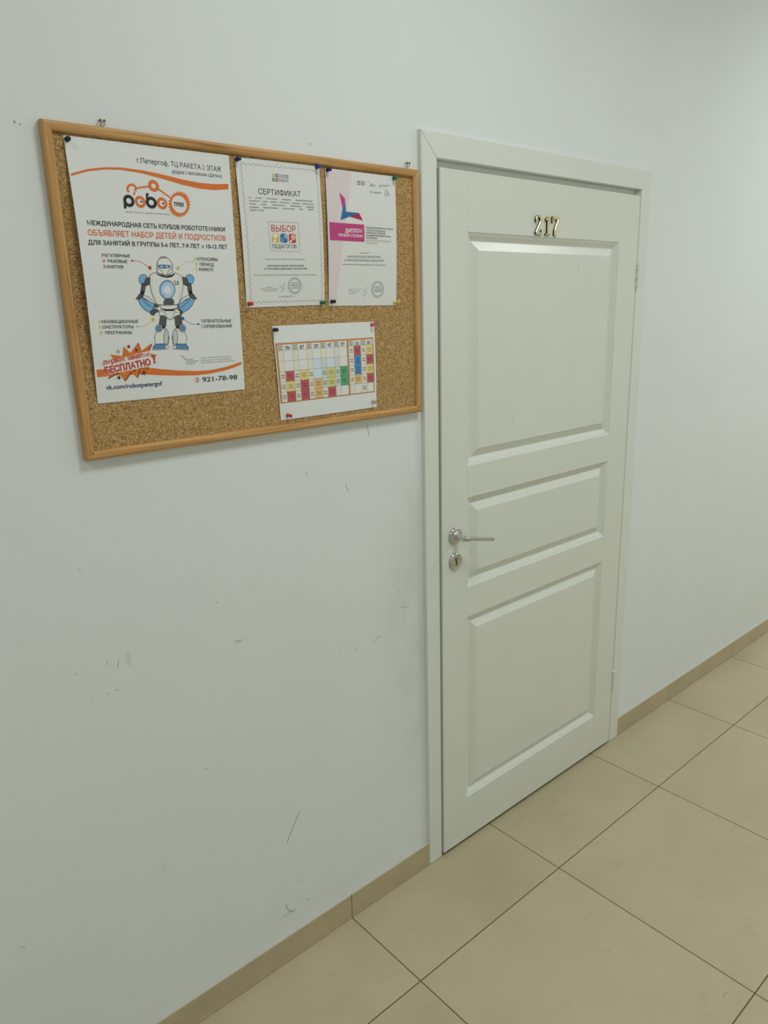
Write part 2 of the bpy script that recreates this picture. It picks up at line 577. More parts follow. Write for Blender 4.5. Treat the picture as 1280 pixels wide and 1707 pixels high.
PX0, PX1 = 0.1625, 0.8840
PANELS = [(1.2650, 1.8958), (0.8950, 1.1717), (0.1700, 0.8000)]
PROF = [(0.0, 0.0), (0.0006, 0.0010), (0.0104, 0.0056), (0.0108, 0.0063), (0.0208, 0.0118), (0.0228, 0.0118), (0.0448, 0.0020), (0.0460, 0.0016)]
bm = bmesh.new()
CH = 0.0018
fx0, fx1, fz0, fz1 = LX0 + CH, LX1 - CH, LZ0 + CH, LZ1 - CH
gv, gd = 0.0005, 0.0006


def fq(x0, x1, z0, z1, y=LY):
    quad(bm, [(x0, y, z0), (x1, y, z0), (x1, y, z1), (x0, y, z1)])


def ring(r0, y0, r1, y1):
    a = [(r0[0], y0, r0[2]), (r0[1], y0, r0[2]), (r0[1], y0, r0[3]), (r0[0], y0, r0[3])]
    b = [(r1[0], y1, r1[2]), (r1[1], y1, r1[2]), (r1[1], y1, r1[3]), (r1[0], y1, r1[3])]
    for k in range(4):
        quad(bm, [a[k], a[(k + 1) % 4], b[(k + 1) % 4], b[k]])


# stiles
fq(fx0, PX0 - gv, fz0, fz1)
fq(PX1 + gv, fx1, fz0, fz1)
# rails
zr = [fz0, PANELS[2][0], PANELS[2][1], PANELS[1][0], PANELS[1][1], PANELS[0][0], PANELS[0][1], fz1]
for a, b in ((0, 1), (2, 3), (4, 5), (6, 7)):
    fq(PX0 + gv, PX1 - gv, zr[a], zr[b])
for gx in (PX0, PX1):                            # hairline joints between stiles and rails
    quad(bm, [(gx - gv, LY, fz0), (gx, LY + gd, fz0), (gx, LY + gd, fz1), (gx - gv, LY, fz1)])
    quad(bm, [(gx, LY + gd, fz0), (gx + gv, LY, fz0), (gx + gv, LY, fz1), (gx, LY + gd, fz1)])
for z0, z1 in PANELS:
    cur = (PX0 + gv, PX1 - gv, z0, z1)
    for (d0, y0), (d1, y1) in zip(PROF, PROF[1:]):
        ring((cur[0] + d0, cur[1] - d0, cur[2] + d0, cur[3] - d0), LY + y0, (cur[0] + d1, cur[1] - d1, cur[2] + d1, cur[3] - d1), LY + y1)
    d, y = PROF[-1]
    fq(cur[0] + d, cur[1] - d, cur[2] + d, cur[3] - d, LY + y)
ring((LX0, LX1, LZ0, LZ1), LY + CH, (fx0, fx1, fz0, fz1), LY)
ring((LX0, LX1, LZ0, LZ1), 0.022, (LX0, LX1, LZ0, LZ1), LY + CH)
fq(LX0, LX1, LZ0, LZ1, 0.022)
bmesh.ops.remove_doubles(bm, verts=bm.verts, dist=1e-5)
new_obj('door_leaf', bm, M_DOOR, door)

# lever handle
hx, hz = 0.1097, 1.0690
handle = empty('door_handle', (hx, LY, hz))
handle.parent = door
handle.matrix_parent_inverse = Matrix.Translation(-door.location)
handle['label'] = 'polished chrome lever handle'


def sub(name, bm, mats, parent, base, smooth=True):
    o = new_obj(name, bm, mats, None, smooth)
    o.parent = parent
    o.matrix_parent_inverse = Matrix.Translation(-base)
    return o


HB = Vector((hx, LY, hz))
bm = bmesh.new()
lathe_y(bm, hx, hz, [(0.0250, LY), (0.0250, LY - 0.0035), (0.0240, LY - 0.0058), (0.0215, LY - 0.0070), (0.0200, LY - 0.0066), (0.0150, LY - 0.0078), (0.0118, LY - 0.0095), (0.0112, LY - 0.0150), (0.0105, LY - 0.0150)], 40)
sub('rosette', bm, M_CHROME, handle, HB)
bm = bmesh.new()
secs = []
path = []
for k in range(5):                               # neck straight out of the door
    path.append((hx, LY - 0.011 - 0.028 * k / 4, hz, 0.0098 - 0.0012 * k / 4, 0.0098 - 0.0012 * k / 4))
for k in range(1, 9):                            # bend towards the hinge side
    a = PI / 2 * k / 8
    path.append((hx + 0.012 * (1 - math.cos(a)), LY - 0.039 - 0.012 * math.sin(a), hz - 0.0005 * (k / 8) ** 2, 0.0086 - 0.0042 * k / 8, 0.0086 - 0.0030 * k / 8))
for k in range(1, 11):                           # blade
    path.append((hx + 0.012 + 0.088 * k / 10, LY - 0.051 - 0.010 * k / 10, hz - 0.0005 - 0.0190 * k / 10, 0.0044 - 0.0008 * k / 10, 0.0056 - 0.0006 * k / 10))
pv = [Vector(p[:3]) for p in path]
for i, p in enumerate(path):
    d = (pv[min(i + 1, len(pv) - 1)] - pv[max(i - 1, 0)]).normalized()
    up = Vector((0, 0, 1))
    side = d.cross(up).normalized()
    ex = 2.0 if i < 6 else 2.0 + min(1.0, (i - 5) / 8) * 3.0
    sec = []
    for k in range(20):
        t = 2 * PI * k / 20
        c, s = math.cos(t), math.sin(t)
        sec.append(pv[i] + side * p[3] * math.copysign(abs(c) ** (2 / ex), c) + up * p[4] * math.copysign(abs(s) ** (2 / ex), s))
    secs.append(sec)
sweep(bm, secs)
sub('lever', bm, M_CHROME, handle, HB)
bm = bmesh.new()
lathe_y(bm, hx + 0.006, hz - 0.0125, [(0.0022, LY - 0.0060), (0.0022, LY - 0.0115), (0.0015, LY - 0.0120)], 14)
sub('grub_screw', bm, M_CHROME, handle, HB)

kx, kz = 0.1118, 0.9915
lock = empty('lock_escutcheon', (kx, LY, kz))
lock.parent = door
lock.matrix_parent_inverse = Matrix.Translation(-door.location)
lock['label'] = 'round chrome keyhole plate'
KB = Vector((kx, LY, kz))
bm = bmesh.new()
lathe_y(bm, kx, kz, [(0.0255, LY), (0.0255, LY - 0.0032), (0.0244, LY - 0.0056), (0.0222, LY - 0.0068), (0.0205, LY - 0.0068), (0.0200, LY - 0.0060), (0.0190, LY - 0.0060)], 40)
sub('cover_plate', bm, M_CHROME, lock, KB)
bm = bmesh.new()
yk = LY - 0.0064
for q in strip2([(kx - 0.0020, kz + 0.0110), (kx - 0.0030, kz + 0.0060), (kx - 0.0010, kz + 0.0020), (kx + 0.0006, kz - 0.0030), (kx - 0.0002, kz - 0.0105)], 0.0042):
    quad(bm, [(p.x, yk, p.y) for p in q])
for q in strip2([(kx + 0.0062, kz + 0.0125), (kx + 0.0042, kz + 0.0105), (kx + 0.0055, kz + 0.0070), (kx + 0.0070, kz + 0.0062)], 0.0016):
    quad(bm, [(p.x, yk, p.y) for p in q])
sub('keyhole', bm, M_BLACK, lock, KB, False)
for sx, sz in ((-0.0125, -0.004), (0.0125, 0.006)):
    bm = bmesh.new()
    lathe_y(bm, kx + sx, kz + sz, [(0.0034, LY - 0.0058), (0.0034, LY - 0.0068), (0.0024, LY - 0.0074)], 16)
    sub('screw_head', bm, M_CHROME, lock, KB)

# hinges
for z0, z1 in ((1.7560, 1.8330), (0.2500, 0.3200)):
    bm = bmesh.new()
    h = z1 - z0
    for a, b in ((0.0, 0.30), (0.335, 0.665), (0.70, 1.0)):
        seg = 18
        ringz = []
        for zz, rr in ((z0 + h * a, 0.0062), (z0 + h * a + 0.001, 0.0070), (z0 + h * b - 0.001, 0.0070), (z0 + h * b, 0.0062)):
            ringz.append([(1.0050 + rr * math.cos(2 * PI * k / seg), -0.0190 + rr * math.sin(2 * PI * k / seg), zz) for k in range(seg)])
        sweep(bm, ringz)
    seg = 12
    sweep(bm, [[(1.0050 + 0.0045 * math.cos(2 * PI * k / seg), -0.0190 + 0.0045 * math.sin(2 * PI * k / seg), zz) for k in range(seg)] for zz in (z0 + 0.001, z1 - 0.001)])
    new_obj('hinge', bm, M_TRIM, door)['label'] = 'white painted hinge'

# brass room number
def digit_solid(bm, loops, y0, y1, bev):
    for path in loops:
        pts, wid = path
        P = [Vector(p) for p in pts]
        L, R = [], []
        for i in range(len(P)):
            d = (P[min(i + 1, len(P) - 1)] - P[max(i - 1, 0)]).normalized()
            n = Vector((-d.y, d.x)) * wid[i] / 2
            L.append(P[i] + n)
            R.append(P[i] - n)
        secs = []
        for a, b in zip(L, R):
            dirv = (b - a)
            ln = max(dirv.length, 1e-6)
            dirv = dirv / ln
            bb = min(bev, ln * 0.4)
            a2, b2 = a + dirv * bb, b - dirv * bb
            secs.append([(a.x, y0, a.y), (a.x, y1 + bev, a.y), (a2.x, y1, a2.y), (b2.x, y1, b2.y), (b.x, y1 + bev, b.y), (b.x, y0, b.y)])
        n0 = len(bm.faces)
        sweep(bm, secs)
        bm.faces.ensure_lookup_table()
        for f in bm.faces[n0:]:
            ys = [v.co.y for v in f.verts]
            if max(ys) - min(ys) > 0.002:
                f.material_index = 1  # side faces take the colour of a dark reflection


def curve(pts, n=6):
    """Catmull-Rom through (x, z, width)"""
    out = []
    for i in range(len(pts) - 1):
        p0, p1, p2, p3 = (Vector(pts[max(0, min(len(pts) - 1, i + k))]) for k in (-1, 0, 1, 2))
        for k in range(n):
            t = k / n
            out.append(0.5 * ((2 * p1) + (-p0 + p2) * t + (2 * p0 - 5 * p1 + 4 * p2 - p3) * t * t + (-p0 + 3 * p1 - 3 * p2 + p3) * t ** 3))
    out.append(Vector(pts[-1]))
    return [(v.x, v.y) for v in out], [v.z for v in out]


def place(loops, x0, z0, w, h):
    return [([(x0 + a * w, z0 + b * h) for a, b in p], [q * w for q in wd_]) for p, wd_ in loops]


two = [curve([(0.17, 0.64, .12), (0.17, 0.70, .26), (0.14, 0.80, .20), (0.24, 0.92, .17), (0.48, 0.965, .16), (0.74, 0.89, .25), (0.80, 0.75, .30), (0.70, 0.58, .28), (0.48, 0.40, .22), (0.24, 0.20, .17), (0.13, 0.08, .16)]),
       curve([(0.05, 0.075, .16), (0.30, 0.085, .24), (0.60, 0.075, .22), (0.90, 0.075, .20)]),
       curve([(0.90, 0.02, .14), (0.92, 0.16, .14), (0.94, 0.28, .08)])]
one = [curve([(0.56, 0.04, .36), (0.56, 0.3, .36), (0.56, 0.6, .36), (0.56, 0.97, .36)]),
       curve([(0.08, 0.045, .16), (0.5, 0.045, .16), (1.0, 0.045, .16)]),
       curve([(0.10, 0.80, .14), (0.30, 0.86, .26), (0.52, 0.93, .22)])]
seven = [curve([(0.02, 0.93, .22), (0.5, 0.93, .22), (1.0, 0.93, .22)]),
         curve([(0.08, 0.66, .10), (0.09, 0.78, .16), (0.10, 0.93, .20)]),
         curve([(0.92, 0.93, .14), (0.80, 0.74, .20), (0.62, 0.50, .26), (0.50, 0.28, .32), (0.46, 0.08, .36), (0.45, 0.02, .30)])]
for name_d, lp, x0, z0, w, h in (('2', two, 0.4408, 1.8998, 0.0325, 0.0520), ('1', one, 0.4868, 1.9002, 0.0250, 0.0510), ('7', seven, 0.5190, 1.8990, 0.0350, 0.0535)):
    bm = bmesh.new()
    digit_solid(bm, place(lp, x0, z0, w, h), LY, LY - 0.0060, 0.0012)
    new_obj('number_digit', bm, [M_BRASS, M_BRASS_REFL], door)['label'] = 'brass digit ' + name_d

# scraps of clear tape left on the top panel
yt = LY + 0.0012
for x, z, pts in ((0.3643, 1.8152, [(-.006, .010), (-.006, -.010), (.008, -.011)]), (0.3700, 1.8190, [(-.002, .006), (.008, .006)]), (0.6695, 1.8180, [(-.004, .014), (-.004, -.012), (.006, -.014)]),
                  (0.3703, 1.3736, [(-.004, .016), (-.004, -.008), (.006, -.013)]), (0.6738, 1.3764, [(-.003, .010), (.004, .008), (.003, -.010)])):
    bm = bmesh.new()
    for q in strip2(pts, 0.0016):
        a = [bm.verts.new((x + p.x, yt - 0.0001, z + p.y)) for p in q]
        b = [bm.verts.new((x + p.x, yt - 0.00035, z + p.y)) for p in q]
        bm.faces.new(b)
        for k in range(4):
            bm.faces.new((a[k], a[(k + 1) % 4], b[(k + 1) % 4], b[k]))
    new_obj('tape_scrap', bm, M_TAPE, door)['label'] = 'scrap of clear tape'

# ------------------------------------------------------------------ cork board
BX0, BX1, BZ0, BZ1 = -0.8970, -0.0130, 1.4395, 2.0306
board = tag(empty('cork_board', ((BX0 + BX1) / 2, 0, BZ0)), 'wide cork notice board in a pine frame, hung on the wall left of the door', 'notice board')
FW = 0.0175
bm = bmesh.new()
box(bm, BX0 + 0.012, BX1 - 0.012, -0.0105, -0.002, BZ0 + 0.012, BZ1 - 0.012)
new_obj('cork_panel', bm, M_CORK, board)
FP = [(0, -0.0012), (0, -0.0140), (0.0020, -0.0172), (0.0050, -0.0185), (0.0125, -0.0180), (0.0155, -0.0168), (FW, -0.0140), (FW, -0.0030), (0.010, -0.0012)]
for side in range(4):
    bm = bmesh.new()
    A = [[], []]
    for t, y in FP:
        if side == 0:
            A[0].append((BX0 + t, y, BZ1 - t)); A[1].append((BX1 - t, y, BZ1 - t))
        elif side == 1:
            A[0].append((BX0 + t, y, BZ0 + t)); A[1].append((BX1 - t, y, BZ0 + t))
        elif side == 2:
            A[0].append((BX0 + t, y, BZ0 + t)); A[1].append((BX0 + t, y, BZ1 - t))
        else:
            A[0].append((BX1 - t, y, BZ0 + t)); A[1].append((BX1 - t, y, BZ1 - t))
    n = 2
    secs = [[tuple(a[i] + (b[i] - a[i]) * k / n for i in range(3)) for a, b in zip(*A)] for k in range(n + 1)]
    sweep(bm, secs)
    new_obj('frame_rail', bm, M_PINE_X if side < 2 else M_PINE_Z, board)
for cx_ in (BX0 + 0.0135, BX1 - 0.0135):
    bm = bmesh.new()
    lathe_y(bm, cx_, BZ0 + 0.0135, [(0.0016, -0.0179), (0.0016, -0.0186), (0.0010, -0.0187)], 12)
    new_obj('frame_nail', bm, M_SCREW, board)

# hooks the board hangs from
for x, z, lab in ((-0.7870, 2.0385, 'small metal hook on the wall above the left end of the cork board'), (-0.0385, 2.0405, 'small metal hook on the wall above the right end of the cork board')):
    hk = tag(empty('wall_hook', (x, 0, z)), lab, 'hook', 'hooks holding the cork board')
    base = Vector((x, 0, z))
    bm = bmesh.new()
    tube(bm, [(x + 0.0038 * math.cos(a), -0.0075 - 0.002 * math.sin(a), z - 0.001 + 0.0036 * math.sin(a)) for a in [PI * (0.62 + 1.75 * k / 16) for k in range(17)]], 0.0011, 8)
    sub('hook_ring', bm, M_STEEL, hk, base)
    for dx in (-0.0032, 0.0040):
        bm = bmesh.new()
        lathe_y(bm, x + dx, z + 0.0040, [(0.0011, -0.0002), (0.0011, -0.0070), (0.0023, -0.0080), (0.0023, -0.0092), (0.0015, -0.0100)], 12)
        sub('screw', bm, M_SCREW, hk, base)

# ------------------------------------------------------------------ papers pinned to the board
PAPER_Y = -0.0115
T_CACHE = {}


def area2(P):
    return 0.5 * sum(P[k][0] * P[(k + 1) % len(P)][1] - P[(k + 1) % len(P)][0] * P[k][1] for k in range(len(P)))


def inside(pt, P):
    c = False
    x, y = pt
    for k in range(len(P)):
        (x0, y0), (x1, y1) = P[k], P[(k + 1) % len(P)]
        if (y0 > y) != (y1 > y) and x < (x1 - x0) * (y - y0) / (y1 - y0) + x0:
            c = not c
    return c


def grow(P, d):
    """push a closed outline outwards (to the right of its travel) by d"""
    out = []
    n = len(P)
    for k in range(n):
        a, b, c = Vector(P[k - 1]), Vector(P[k]), Vector(P[(k + 1) % n])
        u, v = b - a, c - b
        if u.length < 1e-9 or v.length < 1e-9:
            out.append(P[k])
            continue
        n0, n1 = Vector((u.y, -u.x)).normalized(), Vector((v.y, -v.x)).normalized()
        s = n0 + n1
        q = max(s.length_squared / 2, 0.45)
        out.append(tuple(b + s / q * d))
    return out


UNTANGLED = {}


def untangle(P):
    """split an outline that crosses itself into simple loops"""
    ox, oy = P[0]
    key = tuple((round(x - ox, 3), round(y - oy, 3)) for x, y in P)
    if key not in UNTANGLED:
        n = len(P)
        cuts = [[] for _ in range(n)]
        nid = n
        for i in range(n):
            ax, ay = P[i]
            bx, by = P[(i + 1) % n]
            for j in range(i + 2, n):
                if i == 0 and j == n - 1:
                    continue
                cx, cy = P[j]
                dx, dy = P[(j + 1) % n]
                den = (bx - ax) * (dy - cy) - (by - ay) * (dx - cx)
                if abs(den) < 1e-12:
                    continue
                t = ((cx - ax) * (dy - cy) - (cy - ay) * (dx - cx)) / den
                u = ((cx - ax) * (by - ay) - (cy - ay) * (bx - ax)) / den
                if 0 < t < 1 and 0 < u < 1:
                    pt = (ax + (bx - ax) * t - ox, ay + (by - ay) * t - oy)
                    cuts[i].append((t, nid, pt))
                    cuts[j].append((u, nid, pt))
                    nid += 1
        seq = []
        for i in range(n):
            seq.append((i, (P[i][0] - ox, P[i][1] - oy)))
            seq.extend((k, p) for t, k, p in sorted(cuts[i]))
        out, stack, at_ = [], [], {}
        for k, p in seq:
            if k in at_:
                i = at_[k]
                out.append([q for _, q in stack[i:]])
                for kk, _ in stack[i + 1:]:
                    at_.pop(kk, None)
                del stack[i + 1:]
            else:
                at_[k] = len(stack)
                stack.append((k, p))
        out.append([q for _, q in stack])
        good = []
        for L in out:
            M_ = []
            for p in L:
                if not M_ or math.hypot(p[0] - M_[-1][0], p[1] - M_[-1][1]) > 0.003:
                    M_.append(p)
            while len(M_) > 2 and math.hypot(M_[0][0] - M_[-1][0], M_[0][1] - M_[-1][1]) < 0.003:
                M_.pop()
            if len(M_) > 2 and abs(area2(M_)) > 1e-4:
                good.append(M_)
        UNTANGLED[key] = good
    return [[(x + ox, y + oy) for x, y in L] for L in UNTANGLED[key]]


def core(P):
    """a point well inside the outline"""
    best = None
    for t in tessellate_polygon([[Vector((x, y, 0)) for x, y in P]]):
        q = [P[k] for k in t]
        s = abs(area2(q))
        if best is None or s > best[0]:
            best = (s, (sum(p[0] for p in q) / 3, sum(p[1] for p in q) / 3))
    return best[1] if best else P[0]


def raw_text(body, weight):
    """outlines of a line of type, filled contour by contour -> triangles and their layer"""
    cu = bpy.data.curves.new('t', 'FONT')
    cu.body = body
    o = bpy.data.objects.new('t', cu)
    COL.objects.link(o)
    bpy.context.view_layer.update()
    crv = o.to_curve(bpy.context.evaluated_depsgraph_get())
    loops = []
    for sp in crv.splines:
        P = []
        bp = sp.bezier_points
        n = len(bp)
        for k in range(n):
            a, b = bp[k], bp[(k + 1) % n]
            p0, p1, p2, p3 = a.co, a.handle_right, b.handle_left, b.co
            flat = abs((p1 - p0).cross(p3 - p0).z) + abs((p2 - p0).cross(p3 - p0).z) < 1e-4 * (p3 - p0).length
            m_ = 1 if flat else 4
            for q in range(m_):
                t = q / m_
                v = p0 * (1 - t) ** 3 + p1 * 3 * t * (1 - t) ** 2 + p2 * 3 * t * t * (1 - t) + p3 * t ** 3
                if not P or (Vector(P[-1]) - v.xy).length > 1e-4:
                    P.append((v.x, v.y))
        if len(P) > 2 and (Vector(P[0]) - Vector(P[-1])).length < 1e-4:
            P.pop()
        if len(P) > 2:
            loops.append(P)
    o.to_curve_clear()
    bpy.data.objects.remove(o)
    bpy.data.curves.remove(cu)
    loops = [Q for P in loops for Q in untangle(P)]
    reps = [core(P) for P in loops]
    outers, holes = [], []
    for P, r in zip(loops, reps):
        s = area2(P)
        turn = sum((1 if area2(Q) > 0 else -1) for Q in loops if Q is not P and abs(area2(Q)) > abs(s) and inside(r, Q))
        if turn * s < 0 and abs(turn) == 1:
            holes.append((P if s < 0 else P[::-1], r))
        else:
            outers.append(P if s > 0 else P[::-1])
    vs, fs, lay = [], [], []
    d = weight * 0.026 + 0.006
    own = {id(P): [] for P in outers}
    for H, r in holes:
        c = [P for P in outers if inside(r, P)]
        if c:
            own[id(min(c, key=area2))].append(H)
    for n, P in enumerate(outers):
        best = None
        for dd in (d, d * 0.6, d * 0.3, 0.0):
            grp = [grow(Q, dd) if abs(dd) > 1e-6 else Q for Q in [P] + own[id(P)]]
            tris = tessellate_polygon([[Vector((x, y, 0)) for x, y in Q] for Q in grp])
            flat_ = [p for Q in grp for p in Q]
            want = abs(area2(grp[0])) - sum(abs(area2(Q)) for Q in grp[1:])
            got = sum(abs(area2([flat_[k] for k in t])) for t in tris)
            err = abs(got - want) / max(want, 1e-6)
            if best is None or err < best[0]:
                best = (err, flat_, tris)
            if err < 0.03:
                break
        base = len(vs)
        vs.extend(best[1])
        for tri in best[2]:
            fs.append(tuple(base + k for k in tri))
            lay.append((n % 5) * 0.12)
    return vs, fs, lay


CAP = max(v[1] for v in raw_text('Н', 0)[0])


class Sheet:
    def __init__(s, spec):
        s.w, s.h = spec['w'], spec['h']
        s.c = [Vector(p) for p in spec['corners']]
        s.lift = spec['lift']
        s.nx, s.ny = max(8, round(s.w / 14)), max(10, round(s.h / 14))

    def at(s, mx, my, off=0.0):
        u, v = mx / s.w, my / s.h
        tl, tr, br, bl = s.c
        p = (1 - v) * ((1 - u) * tl + u * tr) + v * ((1 - u) * bl + u * br)
        uu, vv = min(max(u, 0), 1), min(max(v, 0), 1)
        a, b = s.lift
        l = math.sin(PI * vv) * (b + (a - b) * (1 - uu) ** 1.5)
        return Vector((p.x, PAPER_Y - l - off, p.y))

    def sheet(s, M_, parent):
        bm = bmesh.new()
        for off in (0.0, 0.0003):
            g_ = [[bm.verts.new(s.at(s.w * i / s.nx, s.h * j / s.ny, off)) for i in range(s.nx + 1)] for j in range(s.ny + 1)]
            for j in range(s.ny):
                for i in range(s.nx):
                    bm.faces.new((g_[j][i], g_[j + 1][i], g_[j + 1][i + 1], g_[j][i + 1]))
            if off == 0.0:
                back = g_
        def loop(g_):
            return [g_[0][i] for i in range(s.nx)] + [g_[j][s.nx] for j in range(s.ny)] + [g_[s.ny][i] for i in range(s.nx, 0, -1)] + [g_[j][0] for j in range(s.ny, 0, -1)]
        A_, B_ = loop(back), loop(g_)
        for k in range(len(A_)):
            bm.faces.new((A_[k], A_[(k + 1) % len(A_)], B_[(k + 1) % len(A_)], B_[k]))
        return new_obj('paper_sheet', bm, M_, parent)

    def print_items(s, name, label, items, parent):
        bm = bmesh.new()
        lay = bm.verts.layers.float.new('lv')
        mats = []

        def face(pts, lv, mi):
            try:
                vs = []
                for p in pts:
                    v = bm.verts.new((p[0], p[1], 0))
                    v[lay] = lv
                    vs.append(v)
                f = bm.faces.new(vs)
                f.material_index = mi
            except ValueError:
                pass

        def poly(pts, lv, mi):
            P3 = [Vector((p[0], p[1], 0)) for p in pts]
            for tri in tessellate_polygon([P3]):
                face([pts[k] for k in tri], lv, mi)

        for it in items:
            kind, lv, col = it[0], it[1], it[2]
            if col not in mats:
                mats.append(col)
            mi = mats.index(col)
            if kind == 'P':
                poly(it[3], lv, mi)
            elif kind == 'Q':
                x0, y0, x1, y1 = it[3]
                face([(x0, y0), (x1, y0), (x1, y1), (x0, y1)], lv, mi)
            elif kind == 'L':
                for q in strip2(it[3], it[4]):
                    face([tuple(p) for p in q], lv, mi)
            elif kind == 'E':
                cx, cy, rx, ry, inner = it[3:]
                n = 40
                o_ = [(cx + rx * math.cos(2 * PI * k / n), cy + ry * math.sin(2 * PI * k / n)) for k in range(n)]
                if inner:
                    i_ = [(cx + rx * inner * math.cos(2 * PI * k / n), cy + ry * inner * math.sin(2 * PI * k / n)) for k in range(n)]
                    for k in range(n):
                        face([o_[k], o_[(k + 1) % n], i_[(k + 1) % n], i_[k]], lv, mi)
                else:
                    face(o_, lv, mi)
            elif kind == 'W':
                cs, amp, per, wdt = it[3:]
                pts = []
                for k in range(len(cs)):
                    a, b = Vector(cs[k]), Vector(cs[(k + 1) % len(cs)])
                    d = b - a
                    ln = d.length
                    d.normalize()
                    nn = Vector((-d.y, d.x))
                    nw = max(2, round(ln / per))
                    for q in range(nw * 8):
                        t = q / (nw * 8)
                        pts.append(a + d * ln * t + nn * amp * math.sin(2 * PI * nw * t))
                pts.append(pts[0])
                for q in strip2(pts, wdt):
                    face([tuple(p) for p in q], lv, mi)
            elif kind == 'T':
                body, x0, y0, x1, y1, h, wt, sk = it[3:]
                key = (body, wt)
                if key not in T_CACHE:
                    T_CACHE[key] = raw_text(body, wt)
                vs, fs, lay_ = T_CACHE[key]
                mnx, mxx = min(v[0] for v in vs), max(v[0] for v in vs)
                d = Vector((x1 - x0, y1 - y0))
                ln = d.length
                ex = d / ln
                ey = Vector((ex.y, -ex.x))
                sx, sy = ln / (mxx - mnx), h / CAP
                out = [Vector((x0, y0)) + ex * ((v[0] - mnx) * sx + sk * v[1] * sy) + ey * v[1] * sy for v in vs]
                for f, dl in zip(fs, lay_):
                    q = [out[k] for k in f]
                    ar = sum(q[k].x * q[(k + 1) % len(q)].y - q[(k + 1) % len(q)].x * q[k].y for k in range(len(q)))
                    if abs(ar) > 1e-5:
                        face([tuple(p) for p in q], lv + dl, mi)
        # cut along the grid of the sheet so that the print follows its curve
        for ax, tot, n in ((0, s.w, s.nx), (1, s.h, s.ny)):
            lo = min(v.co[ax] for v in bm.verts)
            hi = max(v.co[ax] for v in bm.verts)
            for k in range(1, n):
                c = tot * k / n
                if lo < c < hi:
                    co = [0, 0, 0]; no = [0, 0, 0]
                    co[ax] = c; no[ax] = 1
                    bmesh.ops.bisect_plane(bm, geom=list(bm.verts) + list(bm.edges) + list(bm.faces), plane_co=co, plane_no=no, dist=1e-5)
        bmesh.ops.triangulate(bm, faces=bm.faces)
        bm.normal_update()
        for f in list(bm.faces):
            if f.normal.z > 0:
                f.normal_flip()
        for v in bm.verts:
            v.co = s.at(v.co.x, v.co.y, 0.0003 + 0.00012 + 0.00004 * v[lay])
        o = new_obj(name, bm, [INK[c] for c in mats], parent, recalc=False)
        if label:
            o['label'] = label
        return o


